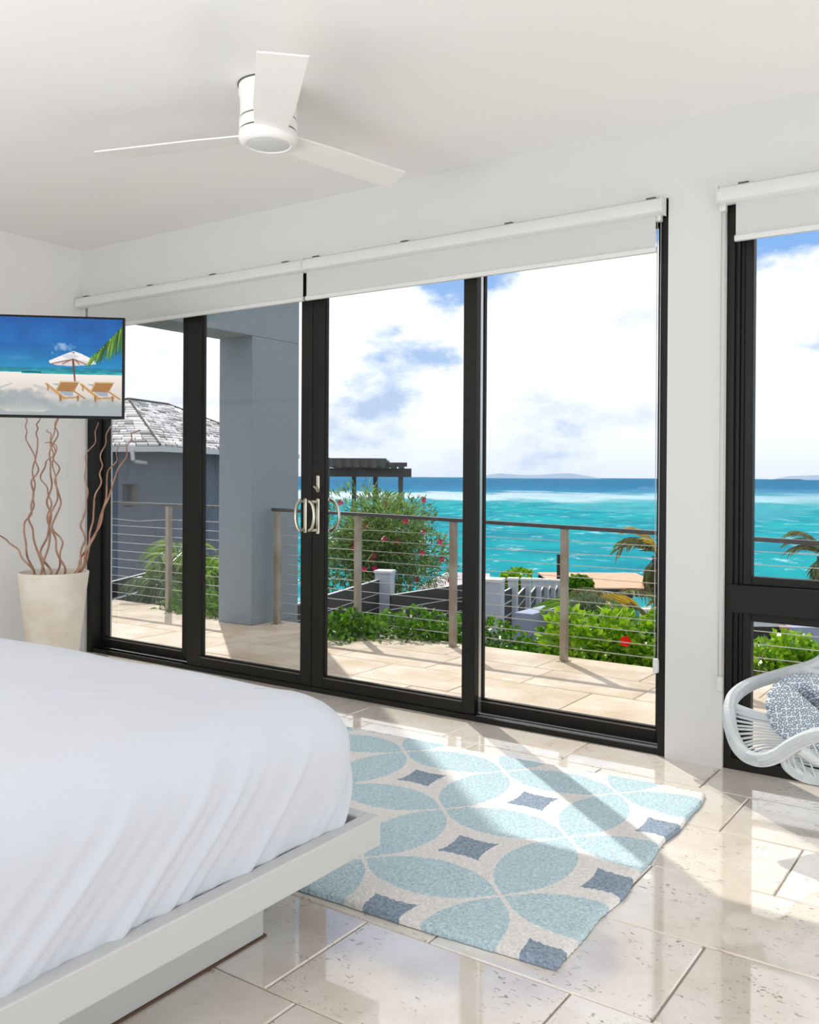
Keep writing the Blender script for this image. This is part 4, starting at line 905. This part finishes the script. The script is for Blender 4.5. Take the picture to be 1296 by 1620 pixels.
frond_plant('young_coconut_palm', 'wind-blown palm crown at the right edge of the tall window', 'palm', W(1300, 880, 15), GZ, 7, 1.0, ML_dry, 24, leafL=.3, leafW=.018, trunk=.08,
            dirs=[(150, 75, .6), (175, 60, .55), (10, 60, .8), (185, -40, .5), (20, -50, .8), (160, 85, .7), (190, -70, .6)])
frond_plant('cabbage_palm', 'glossy strap-leaved plant by the grey neighbouring house', 'plant', W(282, 885, 9.6), GZ, 28, .46, leaf_mat('glossy_strap', (60, 104, 22), (146, 180, 66), rough=.15, spec=1.0), 25, (-.2, 1.3), .20, .015, nl=11)
frond_plant('screw_palm', 'dark glossy strap-leaved plant behind the left railing', 'plant', W(252, 925, 9.2), GZ, 26, .38, leaf_mat('dark_strap', (40, 74, 30), (110, 140, 76), rough=.16, spec=1.0), 26, (-.3, 1.0), .15, .012, nl=9)
frond_plant('green_palm', 'bright upright palm beside the terrace column', 'palm', W(334, 912, 9.6), GZ, 12, .42, ML_light, 27, (.9, 1.5), .20, .010, nl=9)
for i, (px, py, d) in enumerate(((300, 950, 8.6), (345, 965, 8.2), (330, 930, 10))):
    p = W(px, py, d); shrub('shade_shrub', ['dark shrub low behind the left railing post', 'dark shrub at the foot of the column', 'dark shrub behind the bright upright palm'][i], 'shrub', (p.x, p.y, p.z - .15), (.45, .3, .30), 1500, .08, .022, ML_hedge, 90 + i)

# ------------------------------------------------------------------ garden fences
def fpost(par, px, py, d, w, name='post', m=None, capm=None):
    p = W(px, py, d); mt = Matrix.Translation((p.x, p.y, 0)) @ Matrix.Rotation(YAW - R(16), 4, 'Z')
    b = MB().box((-w / 2, -w / 2, GZ), (w / 2, w / 2, p.z - .03), mat=mt).build(name, m or M_post, par)
    MB().box((-w / 2 - .012, -w / 2 - .012, p.z - .03), (w / 2 + .012, w / 2 + .012, p.z), mat=mt).build('post_cap', capm or M_cap, b)
    return p
def slats(par, a, b, ztop, n, pitch=.155, h=.15, drop=0, cap=True):
    a = Vector(a); b = Vector(b); dv = b - a; L = dv.length; dv.normalize(); s = Vector((-dv.y, dv.x, 0)) * .012
    for k in range(n):
        z1 = ztop - k * pitch; q = MB(); A_, B_ = Vector((a.x, a.y, z1)), Vector((b.x, b.y, z1 - drop))
        vs = [A_ - s, B_ - s, B_ + s, A_ + s]; q.add([v - Vector((0, 0, h)) for v in vs] + vs, [(0, 3, 2, 1), (4, 5, 6, 7), (0, 1, 5, 4), (1, 2, 6, 5), (2, 3, 7, 6), (3, 0, 4, 7)])
        o = q.build('slat', M_slat, par)
        q = MB(); q.add([v for v in vs] + [v + Vector((0, 0, .008)) for v in vs], [(0, 3, 2, 1), (4, 5, 6, 7), (0, 1, 5, 4), (1, 2, 6, 5), (2, 3, 7, 6), (3, 0, 4, 7)]); q.build('slat_edge', M_cap, o)
fence = empty('garden_fence', W(609, 1000, 11)); fence.location.z = GZ; tag(fence, 'dark slatted garden fence with pale posts, turning towards the sea', 'fence')
p1 = fpost(fence, 609, 902, 11, .19); p0 = W(470, 927, 8.8); p0b = W(505, 917, 9.4)
slats(fence, p0, W(600, 918, 10.95), W(600, 917, 10.95).z, 6, .165, .158, 0)
p2 = fpost(fence, 780, 915, 11.3, .25)
slats(fence, W(618, 942, 10.4), W(768, 921, 11.9), W(618, 942, 10.4).z, 6, .165, .158, 0)
prev = (780, 11.3); 
for i, (px, d) in enumerate(((812, 12.2), (832.5, 13.4), (849.5, 14.6), (862, 15.8), (873, 17.0), (884, 18.4))):
    p = fpost(fence, px, 914 + i * .6, d, .13 if i else .12)
    pa = W(prev[0] + 3, 930, prev[1]); pb = W(px - 2, 930, d)
    slats(fence, pa, pb, W(px, 932 - i * 1.0, d).z + .02, 5, .17, .15)
    prev = (px, d)
# pale planter wall under it
a, b = W(828, 985, 10.6), W(886, 985, 11.4)
lw = MB(); dv = (b - a); dv.z = 0; nrm = Vector((-dv.y, dv.x, 0)).normalized() * .12; zt = W(828, 970, 10.6).z
vs = [Vector((q.x, q.y, zz)) + s for zz in (GZ, zt) for q, s in ((a, -nrm), (b, -nrm), (b, nrm), (a, nrm))]
lw.add(vs, [(0, 3, 2, 1), (4, 5, 6, 7), (0, 1, 5, 4), (1, 2, 6, 5), (2, 3, 7, 6), (3, 0, 4, 7)])
tag(lw.build('low_wall', M_lowwall, bevel=.01), 'low blue-grey garden wall under the receding fence posts', 'wall')
# outbuilding roof (pale gable) behind the fence
ro = MB(); a = W(664, 932, 15.5); b = W(713, 905, 17); c = W(775, 907, 17.5); e = W(775, 940, 15.2); th = Vector((0, 0, -.10))
ro.add([a, b, c, e, a + th, b + th, c + th, e + th], [(0, 1, 2, 3), (7, 6, 5, 4), (0, 4, 5, 1), (1, 5, 6, 2), (2, 6, 7, 3), (3, 7, 4, 0)])
rt = empty('shed', (a.x, a.y, GZ)); tag(rt, 'pale low shed roof showing between the oleander and the middle door stile', 'shed'); ro.build('roof', M_lroof, rt)
MB().tube([a, b], .035, 6).build('roof_edge', M_cap, rt)
MB().add([Vector((q.x, q.y, zz)) for zz in (GZ, a.z - .12) for q in (a, b, c, e)], [(0, 1, 5, 4), (1, 2, 6, 5), (2, 3, 7, 6), (3, 0, 4, 7), (4, 5, 6, 7)]).build('wall', M_lroof, rt)
# fence left, beyond the terrace by the neighbour
lf = empty('boundary_fence', W(200, 940, 9.5)); lf.location.z = GZ; tag(lf, 'dark boundary fence with pale top edges behind the left railing', 'fence')
slats(lf, W(130, 921, 8.7), W(330, 905, 12.2), W(185, 916, 9.6).z, 7, .19, .16)
for px, d in ((150, 9.05), (262, 10.9)): fpost(lf, px, 921, d + .12, .07, m=M_slat, capm=M_slat)
# dark fence, pink post and white wall seen in the low right pane
rf = empty('dark_fence', W(1215, 1000, 9)); rf.location.z = GZ; tag(rf, 'dark close-boarded fence low in the right window', 'fence')
a, b = W(1150, 991, 9.0), W(1234, 993, 9.0)
for i in range(9): 
    zt = a.z - i * .13; s_ = FWD * .015
    MB().add([Vector((q.x, q.y, zz)) + s for zz in (zt - .122, zt) for q, s in ((a, -s_), (b, -s_), (b, s_), (a, s_))], [(0, 3, 2, 1), (4, 5, 6, 7), (0, 1, 5, 4), (1, 2, 6, 5), (2, 3, 7, 6), (3, 0, 4, 7)]).build('board', M_slat, rf)
fpost(rf, 1241, 991, 9.0, .075, m=M_ppost, capm=M_ppost)
a, b = W(1246, 990, 9.4), W(1400, 992, 9.4); s_ = FWD * .1
tag(MB().add([Vector((q.x, q.y, zz)) + s for zz in (GZ, a.z) for q, s in ((a, -s_), (b, -s_), (b, s_), (a, s_))], [(0, 3, 2, 1), (4, 5, 6, 7), (0, 1, 5, 4), (1, 2, 6, 5), (2, 3, 7, 6), (3, 0, 4, 7)]).build('garden_wall', M_lowwall), 'pale garden wall behind the shrub, low in the right window', 'wall')
a, b = W(1015, 962, 13), W(1330, 962, 13); s_ = FWD * .12
tag(MB().add([Vector((q.x, q.y, zz)) + s for zz in (GZ, a.z) for q, s in ((a, -s_), (b, -s_), (b, s_), (a, s_))], [(0, 3, 2, 1), (4, 5, 6, 7), (0, 1, 5, 4), (1, 2, 6, 5), (2, 3, 7, 6), (3, 0, 4, 7)]).build('sea_wall', M_cap), 'white-topped low sea wall beyond the hibiscus bushes', 'wall')
# ------------------------------------------------------------------ deck over the sea
dk = empty('sea_deck', W(960, 930, 38)); dk.location.z = SZ; tag(dk, 'terracotta coloured deck on dark supports over the turquoise water', 'deck')
zt = W(960, 906, 40).z; yy0, yy1 = 34.5, 40
def axb(x0, y0, z0, x1, y1, z1): return MB().box((x0, y0, z0), (x1, y1, z1), mat=AX)
xa, xb = (868 - CX) / FPX * 37, (1035 - CX) / FPX * 37
for k in range(11):
    w_ = (yy1 - yy0) / 11; axb(xa, yy0 + k * w_, zt - .05, xb, yy0 + (k + 1) * w_ - .03, zt).build('deck_board', M_deck, dk)
axb(xa, yy0, zt - .34, xb, yy0 + .12, zt - .055).build('edge_beam', M_darkw, dk); axb(xa, yy1 - .2, zt - .3, xb, yy1 - .1, zt - .055).build('edge_beam', M_darkw, dk)
for x in (xa + .3, (980 - CX) / FPX * 35, xb - .3):
    for y in (yy0 + .05, yy1 - .3): axb(x - .11, y, SZ - .5, x + .11, y + .22, zt - .3).build('support', M_darkw, dk)
q = W(886, 877, 20); MB().box((-.05, -.05, GZ), (.05, .05, q.z), mat=Matrix.Translation((q.x, q.y, 0))).build('timber_pole', M_darkw); tag(bpy.data.objects['timber_pole'], 'dark upright timber pole just left of the clear railing post', 'pole')
# ------------------------------------------------------------------ pergola
pg = empty('pergola', W(585, 900, 18)); pg.location.z = GZ; tag(pg, 'dark timber pergola against the sea above the oleander', 'pergola')
def px_x(px, d): return (px - CX) / FPX * d
for (px, d, n_) in ((594, 18.0, 'post'), (634, 17.4, 'post'), (517, 17.0, 'post'), (560, 19.6, 'post')):
    zt = W(px, 752 if px != 517 else 724, d).z; x = px_x(px, d); axb(x - .045, d, GZ, x + .045, d + .09, zt).build(n_, M_perg, pg)
zb0, zb1 = W(600, 754.5, 17.4).z, W(600, 741, 17.4).z
axb(px_x(517, 17.2), 17.3, zb0, px_x(651, 17.2), 17.38, zb1).build('beam', M_perg, pg)
axb(px_x(500, 19.4), 19.4, zb0, px_x(640, 19.4), 19.48, zb1).build('beam', M_perg, pg)
for i in range(9):
    px = 521 + i * 13.6; zt = zb1 + (.175 if px < 612 else .095); x = px_x(px, 17.3)
    axb(x, 17.0, zb1 + .012, x + .10, 19.8, zt).build('rafter', M_perg, pg)
axb(px_x(505, 17.0), 17.02, zb1 + .03, px_x(611, 17.0), 17.07, zb1 + .185).build('fascia', M_perg, pg); axb(px_x(611, 17.0), 17.05, zb1 + .03, px_x(644, 17.0), 17.1, zb1 + .11).build('fascia', M_perg, pg)

# ------------------------------------------------------------------ neighbouring house
def house():
    s = 2.0; E0 = Vector(((253 - CX) / FPX * 20, 20, 0)); e1 = Vector((-.95, .3, 0)).normalized(); e2 = Vector((.3, .95, 0)).normalized()
    zE = W(253, 706, 20).z; Wd, Ln = 5.4, 7.2; zP = W(204, 631, 23).z
    t = empty('neighbour_house', A3(E0.x, E0.y, GZ)); tag(t, 'grey stuccoed neighbouring house with weathered shingled hip roof', 'house')
    c = lambda a, b, z: A3(*(E0 + e1 * a + e2 * b).xy, z)
    o = .45
    w = MB(); vs = [c(a, b, z) for z in (GZ - .5, zE) for a, b in ((o, o), (Wd - o, o), (Wd - o, Ln - o), (o, Ln - o))]
    # facade facing the terrace has a window recess: the wall is built round it
    r0, r1 = .45, .80     # filled after measuring below
    w.add(vs, [(0, 3, 2, 1), (4, 5, 6, 7), (1, 2, 6, 5), (2, 3, 7, 6), (3, 0, 4, 7)])
    def along(px):
        # parameter along e1 on the facade b=o where pixel column px is seen
        k = (px - CX) / FPX; B = E0 + e2 * o; return (B.x - k * B.y) / (k * e1.y - e1.x)
    a0, a1 = along(219), along(194); zt = W(205, 766, 20.6).z; zb = W(205, 803, 20.6).z
    def quad(x0, x1, z0, z1, b=o): return [c(x0, b, z0), c(x1, b, z0), c(x1, b, z1), c(x0, b, z1)]
    for q in (quad(o, a0, GZ - .5, zE), quad(a1, Wd - o, GZ - .5, zE), quad(a0, a1, GZ - .5, zb), quad(a0, a1, zt, zE)): w.add(q, [(0, 1, 2, 3)])
    w.add([c(a0, o, zb), c(a1, o, zb), c(a1, o, zt), c(a0, o, zt), c(a0, o + .25, zb), c(a1, o + .25, zb), c(a1, o + .25, zt), c(a0, o + .25, zt)], [(0, 1, 5, 4), (1, 2, 6, 5), (2, 3, 7, 6), (3, 0, 4, 7)])
    w.build('wall', M_stucco2, t)
    MB().add(quad(a0, a1, zb, zt, o + .2), [(0, 1, 2, 3)]).build('window', M_glassd, t)
    h = Wd / 2; r0_, r1_ = (h, h), (h, Ln - h)
    rf = MB(); cs = [c(0, 0, zE), c(Wd, 0, zE), c(Wd, Ln, zE), c(0, Ln, zE), c(h, h, zP), c(h, Ln - h, zP)]
    rf.add(cs, [(0, 1, 4), (3, 0, 4, 5), (2, 3, 5), (1, 2, 5, 4), (3, 2, 1, 0)]); rf.build('roof_deck', M_ridge, t)
    rg = random.Random(3); sh = MB(); lift = Vector((0, 0, .02))
    def face(A_, B_, T0, T1, rows, w0):
        for r in range(rows):
            v0, v1 = r / rows, min((r + 1.25) / rows, 1.0)
            L0, R0, L1, R1 = A_.lerp(T0, v0), B_.lerp(T1, v0), A_.lerp(T0, v1), B_.lerp(T1, v1)
            n = max(1, int((R0 - L0).length / w0)); u = 0
            cuts = [0] + sorted(rg.random() * .5 / n + i / n for i in range(1, n)) + [1]
            for i in range(len(cuts) - 1):
                a_, b_ = cuts[i] + .002, cuts[i + 1] - .002; z_ = lift + Vector((0, 0, .022 + rg.uniform(0, .03))); z2 = lift * .6
                p = [L0.lerp(R0, a_) + z_, L0.lerp(R0, b_) + z_, L1.lerp(R1, b_) + z2, L1.lerp(R1, a_) + z2]; dn = Vector((0, 0, -.05))
                sh.add(p + [p[0] + dn, p[1] + dn], [(0, 1, 2, 3), (4, 5, 1, 0)])
    face(cs[0], cs[1], cs[4], cs[4], 19, .26); face(cs[3], cs[0], cs[5], cs[4], 19, .26)
    so_ = sh.build('shingles', M_shingle, t); so_['kind'] = 'stuff'
    for a_, b_ in ((cs[0], cs[4]), (cs[4], cs[5]), (cs[5], cs[3]), (cs[1], cs[4])): MB().tube([a_ + lift * 2, b_ + lift * 2], .03, 6).build('ridge_cap', M_ridge, t)
    g = MB()
    for A_, B_ in (((-.05, -.05), (Wd, -.05)), ((-.05, -.05), (-.05, Ln))):
        x0, y0 = A_; x1, y1 = B_
        g.add([c(x0, y0, zE - .12), c(x1, y1, zE - .12), c(x1, y1, zE), c(x0, y0, zE), c(x0 + .1, y0 + .1, zE - .12), c(x1 + (.1 if x0 == x1 else 0), y1 + (.1 if y0 == y1 else 0), zE - .12)], [(0, 1, 2, 3), (0, 1, 5, 4)])
    g.build('gutter', M_gutter, t)
    so2 = MB().add([c(0, 0, zE - .1), c(Wd, 0, zE - .1), c(Wd, o, zE - .1), c(o, o, zE - .1), c(o, Ln, zE - .1), c(0, Ln, zE - .1)], [(0, 1, 2, 3), (0, 3, 4, 5)]).build('soffit', M_stucco2, t)
    MB().tube([W(209, 712, 20.1), W(210.5, 727, 20.1), W(213, 730, 20.2), W(232, 732.5, 20.35)], .045, 8).build('downpipe', M_gutter, t)
house()
